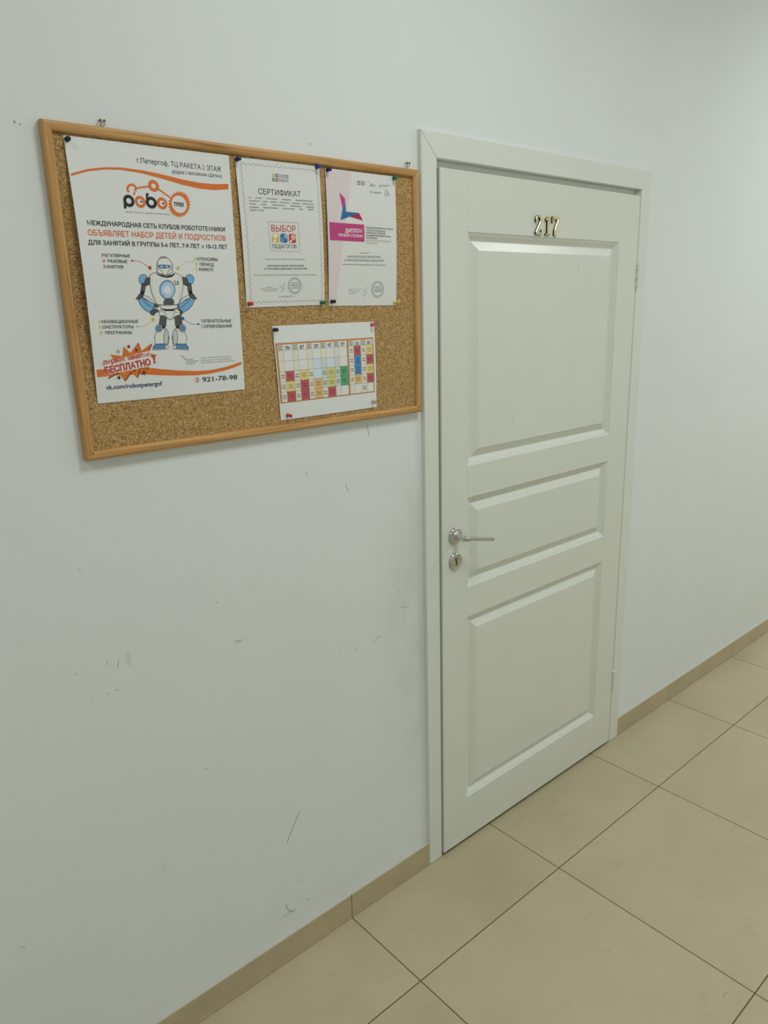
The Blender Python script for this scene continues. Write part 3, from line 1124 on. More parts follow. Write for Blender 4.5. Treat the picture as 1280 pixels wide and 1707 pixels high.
POSTER = dict(w=322, h=466, corners=[[-0.86075,2.00966],[-0.53608,2.01026],[-0.53936,1.54411],[-0.85982,1.54487]], lift=[0.012,0.0015], prints=[
 ('address_lines', None, [
  ["T",1,"ink","г.Петергоф, ТЦ РАКЕТА ",128.01,32.11,257.8,32.12,9.04,0,0],
  ["T",1,"orange","2",260.03,32.23,266.4,32.29,9.53,0,0],
  ["T",1,"ink","ЭТАЖ",270.91,32.51,302.71,32.21,9.58,0,0],
  ["T",1,"ink","(рядом с магазином «Детки»)",195.6,44.27,303.22,43.42,6.84,0,0],
 ]),
 ('ribbon_stripe', 'orange ribbon stripe near the top of the poster', [
  ["P",1,"orange",[[3.35,62.22],[33.42,52.0],[65.43,46.08],[94.56,43.61],[134.07,44.39],[174.69,48.28],[216.77,53.9],[253.36,56.83],[283.78,56.6],[316.39,53.67],[315.43,64.17],[282.67,67.95],[252.23,67.72],[215.67,63.67],[173.74,56.01],[133.34,49.85],[93.97,47.8],[64.86,49.92],[32.79,56.08],[2.65,66.55]]],
 ]),
 ('club_logo', 'orange and black logo with a linked arm and a gear', [
  ["L",1,"orange",[[105.71,85.09],[104.46,84.06],[103.58,82.75],[103.12,81.22],[103.1,79.57],[103.52,77.87],[104.36,76.22],[105.57,74.71],[107.09,73.43],[108.83,72.44],[110.69,71.81],[112.59,71.56],[114.41,71.71],[116.04,72.25],[117.41,73.16],[118.43,74.38],[119.05,75.85],[119.23,77.48],[118.96,79.19],[118.25,80.87],[117.15,82.45]],4.2],
  ["L",1,"orange",[[116.48,84.02],[115.12,87.03],[112.97,88.9]],3.6],
  ["L",1,"orange",[[119.7,77.11],[147.01,71.66]],3.2],
  ["L",1,"orange",[[163.33,74.7],[189.56,90.29]],3.2],
  ["E",1,"orange",155.2,70.31,10.79,10.59,0.42],
  ["P",1,"orange",[[228.1,98.02],[227.88,99.62],[224.86,101.02],[224.48,102.43],[226.6,104.38],[225.98,105.93],[222.83,106.55],[222.12,107.87],[223.56,110.41],[222.59,111.81],[219.53,111.59],[218.53,112.73],[219.2,115.69],[217.94,116.84],[215.19,115.8],[213.97,116.69],[213.82,119.85],[212.36,120.68],[210.1,118.89],[208.76,119.46],[207.8,122.6],[206.25,123.05],[204.64,120.65],[203.26,120.87],[201.57,123.78],[200.03,123.81],[199.17,120.96],[197.85,120.81],[195.55,123.3],[194.13,122.92],[194.08,119.82],[192.91,119.32],[190.17,121.21],[188.96,120.45],[189.71,117.31],[188.77,116.49],[185.77,117.67],[184.86,116.58],[186.36,113.61],[185.7,112.53],[182.65,112.92],[182.1,111.58],[184.23,108.98],[183.91,107.71],[181.02,107.28],[180.85,105.78],[183.47,103.72],[183.5,102.35],[180.96,101.15],[181.2,99.58],[184.13,98.19],[184.51,96.81],[182.48,94.91],[183.1,93.39],[186.14,92.77],[186.84,91.47],[185.48,88.99],[186.43,87.61],[189.38,87.8],[190.36,86.67],[189.74,83.78],[190.97,82.64],[193.63,83.62],[194.82,82.73],[194.99,79.63],[196.42,78.8],[198.62,80.51],[199.94,79.93],[200.89,76.82],[202.42,76.35],[204.0,78.69],[205.36,78.45],[207.04,75.54],[208.57,75.48],[209.42,78.28],[210.74,78.41],[213.04,75.9],[214.46,76.25],[214.52,79.33],[215.71,79.81],[218.47,77.88],[219.7,78.61],[218.95,81.76],[219.92,82.57],[222.97,81.35],[223.91,82.43],[222.4,85.43],[223.08,86.51],[226.21,86.09],[226.8,87.44],[224.63,90.09],[224.97,91.37],[227.97,91.78],[228.16,93.3],[225.47,95.41],[225.45,96.8]]],
  ["E",2,"white",204.3,99.59,15.57,15.79,0],
  ["T",3,"ink","ТРЕК",191.87,103.8,214.72,103.21,7.17,1.65,0.12],
  ["E",2,"ink",102.87,100.4,10.78,10.8,0.46],
  ["L",2,"ink",[[95.19,100.09],[94.1,112.09]],4.6],
  ["E",2,"ink",94.29,112.08,2.86,2.43,0],
  ["E",2,"orange",125.02,100.57,10.58,10.55,0.5],
  ["E",3,"ink",127.01,100.09,1.95,1.76,0],
  ["E",2,"ink",146.89,100.29,11.2,10.63,0.46],
  ["L",2,"ink",[[139.01,100.48],[139.82,85.18]],4.2],
  ["L",2,"ink",[[139.77,85.53],[143.62,85.93]],3.6],
  ["E",2,"orange",168.76,100.2,10.8,10.73,0.5],
  ["E",3,"ink",170.77,100.24,2.03,1.79,0],
  ["T",1,"grey","твой путь в робототехнику",92.49,121.08,183.37,120.53,2.93,0,0],
 ]),
 ('headline', None, [
  ["T",1,"ink","МЕЖДУНАРОДНАЯ СЕТЬ КЛУБОВ РОБОТОТЕХНИКИ",18.96,146.58,300.54,145.14,7.98,0.85,0],
  ["T",1,"redorange","ОБЪЯВЛЯЕТ НАБОР ДЕТЕЙ И ПОДРОСТКОВ",17.92,164.29,300.54,162.83,10.09,0.55,0],
  ["T",1,"ink","ДЛЯ ЗАНЯТИЙ В ГРУППЫ 5-6 ЛЕТ, 7-9 ЛЕТ и 10-12 ЛЕТ",15.95,180.03,303.16,178.53,7.73,0.85,0],
 ]),
 ('caption', None, [
  ["T",1,"brown","Р",38.26,200.83,42.9,200.81,5.52,0.65,0],
  ["T",1,"ink","ЕГУЛЯРНЫЕ",44.17,200.77,92.22,200.45,5.53,0.65,0],
  ["T",1,"red","И",38.28,210.42,42.84,210.43,5.53,0.65,0],
  ["T",1,"ink","РАЗОВЫЕ",47.75,210.32,85.91,210.42,5.55,0.65,0],
  ["T",1,"brown","З",37.85,220.25,42.65,220.29,5.54,0.65,0],
  ["T",1,"ink","АНЯТИЯ",43.97,220.26,76.63,220.42,5.56,0.65,0],
  ["L",1,"red",[[95.65,206.23],[109.59,206.54],[129.51,218.26]],0.9],
  ["E",2,"red",95.65,206.23,2.09,1.99,0],
  ["E",2,"red",129.51,218.26,3.6,3.55,0],
 ]),
 ('caption', None, [
  ["T",1,"lime","И",225.79,202.84,230.86,202.83,6.0,0.65,0],
  ["T",1,"ink","НТЕНСИВЫ",232.25,202.8,278.63,202.59,6.02,0.65,0],
  ["T",1,"lime","В",227.39,212.6,231.91,212.69,6.02,0.65,0],
  ["T",1,"ink","ПЕРИОД",236.76,212.6,269.04,213.22,6.05,0.65,0],
  ["T",1,"lime","К",227.23,221.99,232.04,222.11,6.05,0.65,0],
  ["T",1,"ink","АНИКУЛ",233.36,222.09,266.0,222.81,6.06,0.65,0],
  ["L",1,"lime",[[222.41,205.58],[207.98,206.11],[187.95,218.15]],0.9],
  ["E",2,"lime",222.41,205.58,1.81,1.65,0],
  ["E",2,"lime",187.95,218.15,3.54,3.41,0],
 ]),
 ('caption', None, [
  ["T",1,"gold","И",17.56,318.02,22.61,318.12,5.67,0.65,0],
  ["T",1,"ink","ННОВАЦИОННЫЕ",24.0,318.16,94.76,319.64,5.69,0.65,0],
  ["T",1,"gold","К",17.55,327.74,22.31,327.85,5.69,0.65,0],
  ["T",1,"ink","ОНСТРУКТОРЫ",23.6,327.89,84.25,329.36,5.7,0.65,0],
  ["T",1,"gold","И",17.49,338.14,22.33,338.27,5.71,0.65,0],
  ["T",1,"ink","ПРОГРАММЫ",27.52,338.47,79.6,339.9,5.74,0.65,0],
  ["L",1,"gold",[[91.94,326.11],[106.72,326.59],[125.69,314.34]],0.9],
  ["E",2,"gold",91.94,326.11,2.13,2.07,0],
  ["E",2,"gold",125.69,314.34,3.41,3.42,0],
 ]),
 ('caption', None, [
  ["T",1,"steel","У",228.68,322.84,233.37,322.94,6.23,0.65,0],
  ["T",1,"ink","ВЛЕКАТЕЛЬНЫЕ",234.65,322.98,299.72,324.42,6.25,0.65,0],
  ["T",1,"steel","С",228.51,333.52,233.64,333.61,6.26,0.65,0],
  ["T",1,"ink","ОРЕВНОВАНИЯ",235.05,333.66,300.27,334.95,6.27,0.65,0],
  ["L",1,"blue",[[223.11,325.69],[208.09,325.47],[188.94,313.73]],0.9],
  ["E",2,"blue",223.11,325.69,2.11,1.95,0],
  ["E",2,"blue",188.94,313.73,3.6,3.52,0],
 ]),
 ('robot_picture', 'printed blue and white robot standing with arms akimbo', [
  ["P",2,"skyblue",[[122.72,239.69],[122.25,241.73],[121.36,243.67],[120.07,245.41],[118.47,246.87],[116.62,247.96],[114.62,248.65],[112.58,248.88],[110.59,248.66],[108.76,247.99],[107.17,246.91],[105.92,245.48],[105.05,243.76],[104.61,241.85],[104.62,239.83],[105.08,237.81],[105.97,235.88],[107.25,234.15],[108.84,232.7],[110.67,231.6],[112.66,230.91],[114.7,230.65],[116.68,230.86],[118.52,231.51],[120.11,232.58],[121.39,234.01],[122.27,235.73],[122.72,237.66]]],
  ["L",3,"ink",[[122.72,239.69],[122.25,241.73],[121.36,243.67],[120.07,245.41],[118.47,246.87],[116.62,247.96],[114.62,248.65],[112.58,248.88],[110.59,248.66],[108.76,247.99],[107.17,246.91],[105.92,245.48],[105.05,243.76],[104.61,241.85],[104.62,239.83],[105.08,237.81],[105.97,235.88],[107.25,234.15],[108.84,232.7],[110.67,231.6],[112.66,230.91],[114.7,230.65],[116.68,230.86],[118.52,231.51],[120.11,232.58],[121.39,234.01],[122.27,235.73],[122.72,237.66],[122.72,239.69]],1.0],
  ["P",3,"darkgrey",[[118.98,237.32],[128.65,234.83],[126.59,248.11],[117.32,251.76],[114.13,246.96]]],
  ["L",4,"ink",[[118.98,237.32],[128.65,234.83],[126.59,248.11],[117.32,251.76],[114.13,246.96],[118.98,237.32]],1.0],
  ["P",3,"darkgrey",[[109.87,246.97],[118.01,245.74],[114.35,260.2],[111.53,267.44],[104.35,266.2],[106.36,260.19]]],
  ["L",4,"ink",[[109.87,246.97],[118.01,245.74],[114.35,260.2],[111.53,267.44],[104.35,266.2],[106.36,260.19],[109.87,246.97]],1.0],
  ["P",4,"ink",[[105.96,260.19],[113.42,260.2],[111.8,267.44],[103.95,266.2]]],
  ["P",3,"darkgrey",[[103.02,266.2],[110.8,268.04],[108.99,272.27],[99.94,275.82],[93.98,276.0]]],
  ["L",4,"ink",[[103.02,266.2],[110.8,268.04],[108.99,272.27],[99.94,275.82],[93.98,276.0],[103.02,266.2]],1.0],
  ["P",3,"white",[[106.99,272.25],[112.71,268.9],[119.17,271.13],[126.61,277.28],[131.25,284.68],[127.04,285.85],[117.02,278.4]]],
  ["L",4,"ink",[[106.99,272.25],[112.71,268.9],[119.17,271.13],[126.61,277.28],[131.25,284.68],[127.04,285.85],[117.02,278.4],[106.99,272.25]],1.0],
  ["P",4,"skyblue",[[99.08,277.62],[106.96,272.49],[114.67,275.34],[131.12,285.91],[130.47,292.04],[125.99,295.66],[119.98,301.07],[111.07,296.0],[103.24,287.96]]],
  ["L",5,"ink",[[99.08,277.62],[106.96,272.49],[114.67,275.34],[131.12,285.91],[130.47,292.04],[125.99,295.66],[119.98,301.07],[111.07,296.0],[103.24,287.96],[99.08,277.62]],1.0],
  ["L",6,"ink",[[107.52,273.46],[112.59,282.0],[121.29,288.83],[130.47,292.04]],1.0],
  ["P",4,"darkgrey",[[131.52,284.68],[138.77,284.78],[140.04,289.73],[135.93,292.13],[130.53,291.43]]],
  ["L",5,"ink",[[131.52,284.68],[138.77,284.78],[140.04,289.73],[135.93,292.13],[130.53,291.43],[131.52,284.68]],1.0],
  ["P",4,"darkgrey",[[120.04,300.46],[125.99,295.66],[131.63,293.91],[138.23,296.49],[139.28,299.61],[131.48,301.93],[128.97,306.2],[123.53,306.07]]],
  ["L",5,"ink",[[120.04,300.46],[125.99,295.66],[131.63,293.91],[138.23,296.49],[139.28,299.61],[131.48,301.93],[128.97,306.2],[123.53,306.07],[120.04,300.46]],1.0],
  ["P",2,"skyblue",[[201.52,239.12],[201.55,241.23],[202.06,243.23],[203.04,245.02],[204.44,246.52],[206.18,247.65],[208.19,248.35],[210.35,248.58],[212.57,248.34],[214.72,247.62],[216.71,246.48],[218.43,244.96],[219.79,243.14],[220.72,241.11],[221.18,238.98],[221.14,236.86],[220.61,234.85],[219.61,233.05],[218.2,231.56],[216.44,230.44],[214.43,229.76],[212.27,229.55],[210.06,229.81],[207.92,230.53],[205.95,231.68],[204.25,233.2],[202.9,235.0],[201.98,237.01]]],
  ["L",3,"ink",[[201.52,239.12],[201.55,241.23],[202.06,243.23],[203.04,245.02],[204.44,246.52],[206.18,247.65],[208.19,248.35],[210.35,248.58],[212.57,248.34],[214.72,247.62],[216.71,246.48],[218.43,244.96],[219.79,243.14],[220.72,241.11],[221.18,238.98],[221.14,236.86],[220.61,234.85],[219.61,233.05],[218.2,231.56],[216.44,230.44],[214.43,229.76],[212.27,229.55],[210.06,229.81],[207.92,230.53],[205.95,231.68],[204.25,233.2],[202.9,235.0],[201.98,237.01],[201.52,239.12]],1.0],
  ["P",3,"darkgrey",[[206.08,236.59],[196.31,234.19],[195.47,247.88],[204.56,251.6],[209.11,246.58]]],
  ["L",4,"ink",[[206.08,236.59],[196.31,234.19],[195.47,247.88],[204.56,251.6],[209.11,246.58],[206.08,236.59]],1.0],
  ["P",3,"darkgrey",[[213.74,246.56],[205.19,245.34],[205.85,260.39],[207.27,267.95],[215.39,266.73],[214.55,260.41]]],
  ["L",4,"ink",[[213.74,246.56],[205.19,245.34],[205.85,260.39],[207.27,267.95],[215.39,266.73],[214.55,260.41],[213.74,246.56]],1.0],
  ["P",4,"ink",[[214.99,260.41],[206.86,260.39],[206.98,267.95],[215.82,266.73]]],
  ["P",3,"darkgrey",[[216.85,266.74],[207.93,268.59],[208.95,273.02],[218.06,276.9],[224.64,277.22]]],
  ["L",4,"ink",[[216.85,266.74],[207.93,268.59],[208.95,273.02],[218.06,276.9],[224.64,277.22],[216.85,266.74]],1.0],
  ["P",3,"white",[[211.13,273.03],[205.67,269.46],[198.23,271.68],[188.99,277.88],[182.53,285.35],[186.68,286.66],[198.92,279.24]]],
  ["L",4,"ink",[[211.13,273.03],[205.67,269.46],[198.23,271.68],[188.99,277.88],[182.53,285.35],[186.68,286.66],[198.92,279.24],[211.13,273.03]],1.0],
  ["P",4,"skyblue",[[218.61,278.81],[211.1,273.29],[202.12,276.12],[182.4,286.6],[181.78,292.88],[185.69,296.73],[190.87,302.52],[201.47,297.65],[211.72,289.55]]],
  ["L",5,"ink",[[218.61,278.81],[211.1,273.29],[202.12,276.12],[182.4,286.6],[181.78,292.88],[185.69,296.73],[190.87,302.52],[201.47,297.65],[211.72,289.55],[218.61,278.81]],1.0],
  ["L",6,"ink",[[210.28,274.29],[202.88,283.08],[192.1,289.89],[181.78,292.88]],1.0],
  ["P",4,"darkgrey",[[182.24,285.34],[174.72,285.24],[172.38,290.22],[176.09,292.79],[181.84,292.25]]],
  ["L",5,"ink",[[182.24,285.34],[174.72,285.24],[172.38,290.22],[176.09,292.79],[181.84,292.25],[182.24,285.34]],1.0],
  ["P",4,"darkgrey",[[190.93,301.89],[185.69,296.73],[180.16,294.74],[172.82,297.13],[171.09,300.23],[178.64,302.9],[180.34,307.36],[186.07,307.49]]],
  ["L",5,"ink",[[190.93,301.89],[185.69,296.73],[180.16,294.74],[172.82,297.13],[171.09,300.23],[178.64,302.9],[180.34,307.36],[186.07,307.49],[190.93,301.89]],1.0],
  ["P",2,"darkgrey",[[142.15,305.25],[154.96,309.29],[151.05,327.38],[144.41,330.93],[136.73,324.42]]],
  ["L",3,"ink",[[142.15,305.25],[154.96,309.29],[151.05,327.38],[144.41,330.93],[136.73,324.42],[142.15,305.25]],1.0],
  ["P",3,"white",[[131.47,335.5],[149.98,331.12],[154.84,338.87],[155.84,350.33],[152.64,361.65],[148.13,364.62],[125.56,360.38],[124.89,349.03]]],
  ["L",4,"ink",[[131.47,335.5],[149.98,331.12],[154.84,338.87],[155.84,350.33],[152.64,361.65],[148.13,364.62],[125.56,360.38],[124.89,349.03],[131.47,335.5]],1.0],
  ["P",5,"palegrey",[[154.98,349.02],[154.51,352.45],[153.8,355.7],[152.89,358.61],[151.81,361.02],[150.62,362.82],[149.38,363.91],[148.16,364.24],[147.02,363.8],[146.0,362.6],[145.17,360.71],[144.57,358.23],[144.22,355.28],[144.14,352.01],[144.35,348.58],[144.81,345.17],[145.52,341.94],[146.44,339.05],[147.52,336.66],[148.7,334.87],[149.93,333.77],[151.15,333.43],[152.3,333.85],[153.31,335.03],[154.14,336.9],[154.75,339.36],[155.1,342.31],[155.18,345.58]]],
  ["L",6,"ink",[[154.98,349.02],[154.51,352.45],[153.8,355.7],[152.89,358.61],[151.81,361.02],[150.62,362.82],[149.38,363.91],[148.16,364.24],[147.02,363.8],[146.0,362.6],[145.17,360.71],[144.57,358.23],[144.22,355.28],[144.14,352.01],[144.35,348.58],[144.81,345.17],[145.52,341.94],[146.44,339.05],[147.52,336.66],[148.7,334.87],[149.93,333.77],[151.15,333.43],[152.3,333.85],[153.31,335.03],[154.14,336.9],[154.75,339.36],[155.1,342.31],[155.18,345.58],[154.98,349.02]],1.0],
  ["P",4,"ink",[[142.7,327.11],[150.41,326.73],[148.52,331.7],[144.35,331.56]]],
  ["P",5,"palegrey",[[143.24,331.52],[142.89,333.13],[142.21,334.65],[141.21,336.0],[139.96,337.11],[138.51,337.92],[136.93,338.4],[135.32,338.53],[133.74,338.28],[132.28,337.69],[131.01,336.78],[129.99,335.6],[129.28,334.19],[128.91,332.65],[128.89,331.04],[129.23,329.44],[129.91,327.93],[130.9,326.59],[132.15,325.49],[133.59,324.67],[135.16,324.18],[136.77,324.05],[138.35,324.28],[139.81,324.86],[141.09,325.77],[142.11,326.95],[142.84,328.35],[143.22,329.9]]],
  ["L",6,"ink",[[143.24,331.52],[142.89,333.13],[142.21,334.65],[141.21,336.0],[139.96,337.11],[138.51,337.92],[136.93,338.4],[135.32,338.53],[133.74,338.28],[132.28,337.69],[131.01,336.78],[129.99,335.6],[129.28,334.19],[128.91,332.65],[128.89,331.04],[129.23,329.44],[129.91,327.93],[130.9,326.59],[132.15,325.49],[133.59,324.67],[135.16,324.18],[136.77,324.05],[138.35,324.28],[139.81,324.86],[141.09,325.77],[142.11,326.95],[142.84,328.35],[143.22,329.9],[143.24,331.52]],1.0],
  ["P",6,"midblue",[[140.74,331.44],[140.52,332.49],[140.07,333.48],[139.42,334.37],[138.6,335.09],[137.65,335.63],[136.62,335.94],[135.57,336.03],[134.53,335.87],[133.58,335.48],[132.75,334.89],[132.08,334.11],[131.62,333.19],[131.37,332.18],[131.36,331.12],[131.58,330.07],[132.03,329.08],[132.68,328.21],[133.49,327.48],[134.44,326.95],[135.46,326.63],[136.52,326.54],[137.55,326.69],[138.51,327.08],[139.34,327.67],[140.01,328.44],[140.48,329.36],[140.73,330.38]]],
  ["L",7,"ink",[[140.74,331.44],[140.52,332.49],[140.07,333.48],[139.42,334.37],[138.6,335.09],[137.65,335.63],[136.62,335.94],[135.57,336.03],[134.53,335.87],[133.58,335.48],[132.75,334.89],[132.08,334.11],[131.62,333.19],[131.37,332.18],[131.36,331.12],[131.58,330.07],[132.03,329.08],[132.68,328.21],[133.49,327.48],[134.44,326.95],[135.46,326.63],[136.52,326.54],[137.55,326.69],[138.51,327.08],[139.34,327.67],[140.01,328.44],[140.48,329.36],[140.73,330.38],[140.74,331.44]],1.0],
  ["P",4,"white",[[126.18,361.04],[147.03,361.39],[153.28,366.79],[151.73,371.19],[118.23,372.0],[120.15,366.42]]],
  ["L",5,"ink",[[126.18,361.04],[147.03,361.39],[153.28,366.79],[151.73,371.19],[118.23,372.0],[120.15,366.42],[126.18,361.04]],1.0],
  ["P",6,"midblue",[[126.14,361.42],[145.57,361.95],[146.52,369.64],[119.8,369.94],[121.64,365.23]]],
  ["L",7,"ink",[[126.14,361.42],[145.57,361.95],[146.52,369.64],[119.8,369.94],[121.64,365.23],[126.14,361.42]],1.0],
  ["P",2,"darkgrey",[[185.47,306.21],[171.56,309.68],[171.9,328.04],[177.95,332.06],[187.16,325.97]]],
  ["L",3,"ink",[[185.47,306.21],[171.56,309.68],[171.9,328.04],[177.95,332.06],[187.16,325.97],[185.47,306.21]],1.0],
  ["P",3,"white",[[190.4,337.61],[172.24,331.87],[165.83,339.27],[162.61,350.61],[163.65,362.16],[167.61,365.56],[191.64,363.47],[194.59,351.94]]],
  ["L",4,"ink",[[190.4,337.61],[172.24,331.87],[165.83,339.27],[162.61,350.61],[163.65,362.16],[167.61,365.56],[191.64,363.47],[194.59,351.94],[190.4,337.61]],1.0],
  ["P",5,"palegrey",[[163.73,349.38],[163.53,352.84],[163.62,356.14],[163.98,359.11],[164.6,361.62],[165.45,363.52],[166.48,364.73],[167.65,365.18],[168.89,364.84],[170.14,363.74],[171.35,361.93],[172.44,359.5],[173.36,356.57],[174.07,353.29],[174.54,349.83],[174.73,346.36],[174.64,343.05],[174.27,340.09],[173.65,337.6],[172.8,335.71],[171.77,334.53],[170.6,334.1],[169.36,334.45],[168.11,335.55],[166.91,337.36],[165.83,339.77],[164.9,342.68],[164.19,345.94]]],
  ["L",6,"ink",[[163.73,349.38],[163.53,352.84],[163.62,356.14],[163.98,359.11],[164.6,361.62],[165.45,363.52],[166.48,364.73],[167.65,365.18],[168.89,364.84],[170.14,363.74],[171.35,361.93],[172.44,359.5],[173.36,356.57],[174.07,353.29],[174.54,349.83],[174.73,346.36],[174.64,343.05],[174.27,340.09],[173.65,337.6],[172.8,335.71],[171.77,334.53],[170.6,334.1],[169.36,334.45],[168.11,335.55],[166.91,337.36],[165.83,339.77],[164.9,342.68],[164.19,345.94],[163.73,349.38]],1.0],
  ["P",4,"ink",[[180.46,328.32],[172.67,327.43],[173.61,332.55],[177.89,332.69]]],
  ["P",5,"palegrey",[[179.03,332.73],[179.06,334.38],[179.46,335.96],[180.22,337.39],[181.29,338.6],[182.62,339.54],[184.15,340.14],[185.8,340.39],[187.48,340.27],[189.12,339.78],[190.63,338.94],[191.93,337.81],[192.96,336.43],[193.66,334.88],[194.01,333.24],[193.97,331.58],[193.56,329.99],[192.8,328.56],[191.72,327.35],[190.38,326.42],[188.85,325.83],[187.2,325.59],[185.52,325.73],[183.89,326.22],[182.39,327.06],[181.1,328.19],[180.08,329.56],[179.38,331.1]]],
  ["L",6,"ink",[[179.03,332.73],[179.06,334.38],[179.46,335.96],[180.22,337.39],[181.29,338.6],[182.62,339.54],[184.15,340.14],[185.8,340.39],[187.48,340.27],[189.12,339.78],[190.63,338.94],[191.93,337.81],[192.96,336.43],[193.66,334.88],[194.01,333.24],[193.97,331.58],[193.56,329.99],[192.8,328.56],[191.72,327.35],[190.38,326.42],[188.85,325.83],[187.2,325.59],[185.52,325.73],[183.89,326.22],[182.39,327.06],[181.1,328.19],[180.08,329.56],[179.38,331.1],[179.03,332.73]],1.0],
  ["P",6,"midblue",[[181.61,332.82],[181.63,333.9],[181.89,334.94],[182.39,335.87],[183.09,336.67],[183.96,337.28],[184.96,337.67],[186.04,337.84],[187.14,337.75],[188.21,337.43],[189.19,336.88],[190.04,336.14],[190.72,335.24],[191.18,334.23],[191.4,333.15],[191.38,332.06],[191.11,331.03],[190.62,330.09],[189.91,329.29],[189.04,328.69],[188.03,328.29],[186.96,328.14],[185.86,328.23],[184.79,328.55],[183.81,329.1],[182.96,329.84],[182.29,330.74],[181.84,331.75]]],
  ["L",7,"ink",[[181.61,332.82],[181.63,333.9],[181.89,334.94],[182.39,335.87],[183.09,336.67],[183.96,337.28],[184.96,337.67],[186.04,337.84],[187.14,337.75],[188.21,337.43],[189.19,336.88],[190.04,336.14],[190.72,335.24],[191.18,334.23],[191.4,333.15],[191.38,332.06],[191.11,331.03],[190.62,330.09],[189.91,329.29],[189.04,328.69],[188.03,328.29],[186.96,328.14],[185.86,328.23],[184.79,328.55],[183.81,329.1],[182.96,329.84],[182.29,330.74],[181.84,331.75],[181.61,332.82]],1.0],
  ["P",4,"white",[[190.85,364.08],[169.34,362.43],[162.03,367.22],[162.75,371.75],[197.07,376.1],[196.14,370.19]]],
  ["L",5,"ink",[[190.85,364.08],[169.34,362.43],[162.03,367.22],[162.75,371.75],[197.07,376.1],[196.14,370.19],[190.85,364.08]],1.0],
  ["P",6,"midblue",[[190.82,364.47],[170.7,363.14],[168.27,370.74],[195.81,373.82],[194.8,368.82]]],
  ["L",7,"ink",[[190.82,364.47],[170.7,363.14],[168.27,370.74],[195.81,373.82],[194.8,368.82],[190.82,364.47]],1.0],
  ["P",5,"white",[[143.8,295.98],[178.96,295.35],[183.58,299.22],[183.55,306.8],[174.81,308.5],[168.71,312.77],[161.41,315.1],[154.65,312.41],[149.58,307.29],[139.89,307.07],[139.84,300.86]]],
  ["L",6,"ink",[[143.8,295.98],[178.96,295.35],[183.58,299.22],[183.55,306.8],[174.81,308.5],[168.71,312.77],[161.41,315.1],[154.65,312.41],[149.58,307.29],[139.89,307.07],[139.84,300.86],[143.8,295.98]],1.0],
  ["L",7,"ink",[[145.81,296.63],[152.74,303.61],[155.35,312.43]],1],
  ["L",7,"ink",[[174.58,296.53],[170.29,303.99],[167.57,312.74]],1],
  ["P",7,"ink",[[148.75,295.07],[172.58,295.24],[170.79,298.97],[151.83,298.86]]],
  ["P",6,"white",[[141.95,287.29],[180.45,287.58],[177.73,293.44],[167.58,295.78],[153.57,295.53],[144.12,292.88]]],
  ["L",7,"ink",[[141.95,287.29],[180.45,287.58],[177.73,293.44],[167.58,295.78],[153.57,295.53],[144.12,292.88],[141.95,287.29]],1.0],
  ["P",8,"white",[[127.98,231.22],[139.73,226.5],[146.77,230.41],[161.57,233.29],[174.37,230.71],[181.11,226.7],[195.08,232.34],[196.45,246.63],[193.78,261.61],[187.97,276.62],[181.26,286.59],[158.52,288.14],[136.59,285.98],[131.08,273.65],[127.13,260.23],[126.6,246.9]]],
  ["L",9,"ink",[[127.98,231.22],[139.73,226.5],[146.77,230.41],[161.57,233.29],[174.37,230.71],[181.11,226.7],[195.08,232.34],[196.45,246.63],[193.78,261.61],[187.97,276.62],[181.26,286.59],[158.52,288.14],[136.59,285.98],[131.08,273.65],[127.13,260.23],[126.6,246.9],[127.98,231.22]],1.0],
  ["P",10,"ink",[[140.23,228.06],[146.7,231.01],[161.5,233.9],[174.34,230.95],[181.05,227.19],[179.28,230.65],[172.51,235.02],[162.62,236.34],[151.78,234.61],[143.29,231.05]]],
  ["L",10,"palegrey",[[132.29,232.38],[130.65,246.89],[132.28,262.67],[138.48,281.08]],0.8],
  ["L",10,"palegrey",[[191.03,233.0],[191.49,249.13],[186.59,269.09],[180.35,281.56]],0.8],
  ["P",10,"darkgrey",[[150.19,281.21],[154.24,275.69],[161.33,274.51],[171.06,275.47],[173.97,281.48],[171.99,287.08],[150.26,287.16]]],
  ["P",11,"skyblue",[[177.61,258.47],[176.79,262.39],[175.17,266.11],[172.84,269.45],[169.92,272.23],[166.56,274.3],[162.94,275.57],[159.22,275.98],[155.61,275.51],[152.29,274.18],[149.42,272.08],[147.13,269.29],[145.55,265.98],[144.75,262.29],[144.76,258.43],[145.59,254.56],[147.19,250.89],[149.48,247.6],[152.36,244.84],[155.67,242.76],[159.26,241.45],[162.95,240.99],[166.56,241.4],[169.9,242.67],[172.81,244.74],[175.14,247.51],[176.76,250.83],[177.6,254.55]]],
  ["L",12,"ink",[[177.61,258.47],[176.79,262.39],[175.17,266.11],[172.84,269.45],[169.92,272.23],[166.56,274.3],[162.94,275.57],[159.22,275.98],[155.61,275.51],[152.29,274.18],[149.42,272.08],[147.13,269.29],[145.55,265.98],[144.75,262.29],[144.76,258.43],[145.59,254.56],[147.19,250.89],[149.48,247.6],[152.36,244.84],[155.67,242.76],[159.26,241.45],[162.95,240.99],[166.56,241.4],[169.9,242.67],[172.81,244.74],[175.14,247.51],[176.76,250.83],[177.6,254.55],[177.61,258.47]],1.0],
  ["P",13,"paleblue",[[175.86,259.08],[175.15,262.45],[173.78,265.65],[171.8,268.51],[169.33,270.9],[166.48,272.68],[163.4,273.78],[160.25,274.13],[157.19,273.73],[154.37,272.59],[151.94,270.78],[150.0,268.39],[148.66,265.54],[147.98,262.37],[148.0,259.04],[148.7,255.72],[150.06,252.56],[152.01,249.73],[154.46,247.35],[157.27,245.56],[160.32,244.44],[163.45,244.05],[166.51,244.41],[169.34,245.51],[171.8,247.29],[173.77,249.67],[175.15,252.53],[175.85,255.72]]],
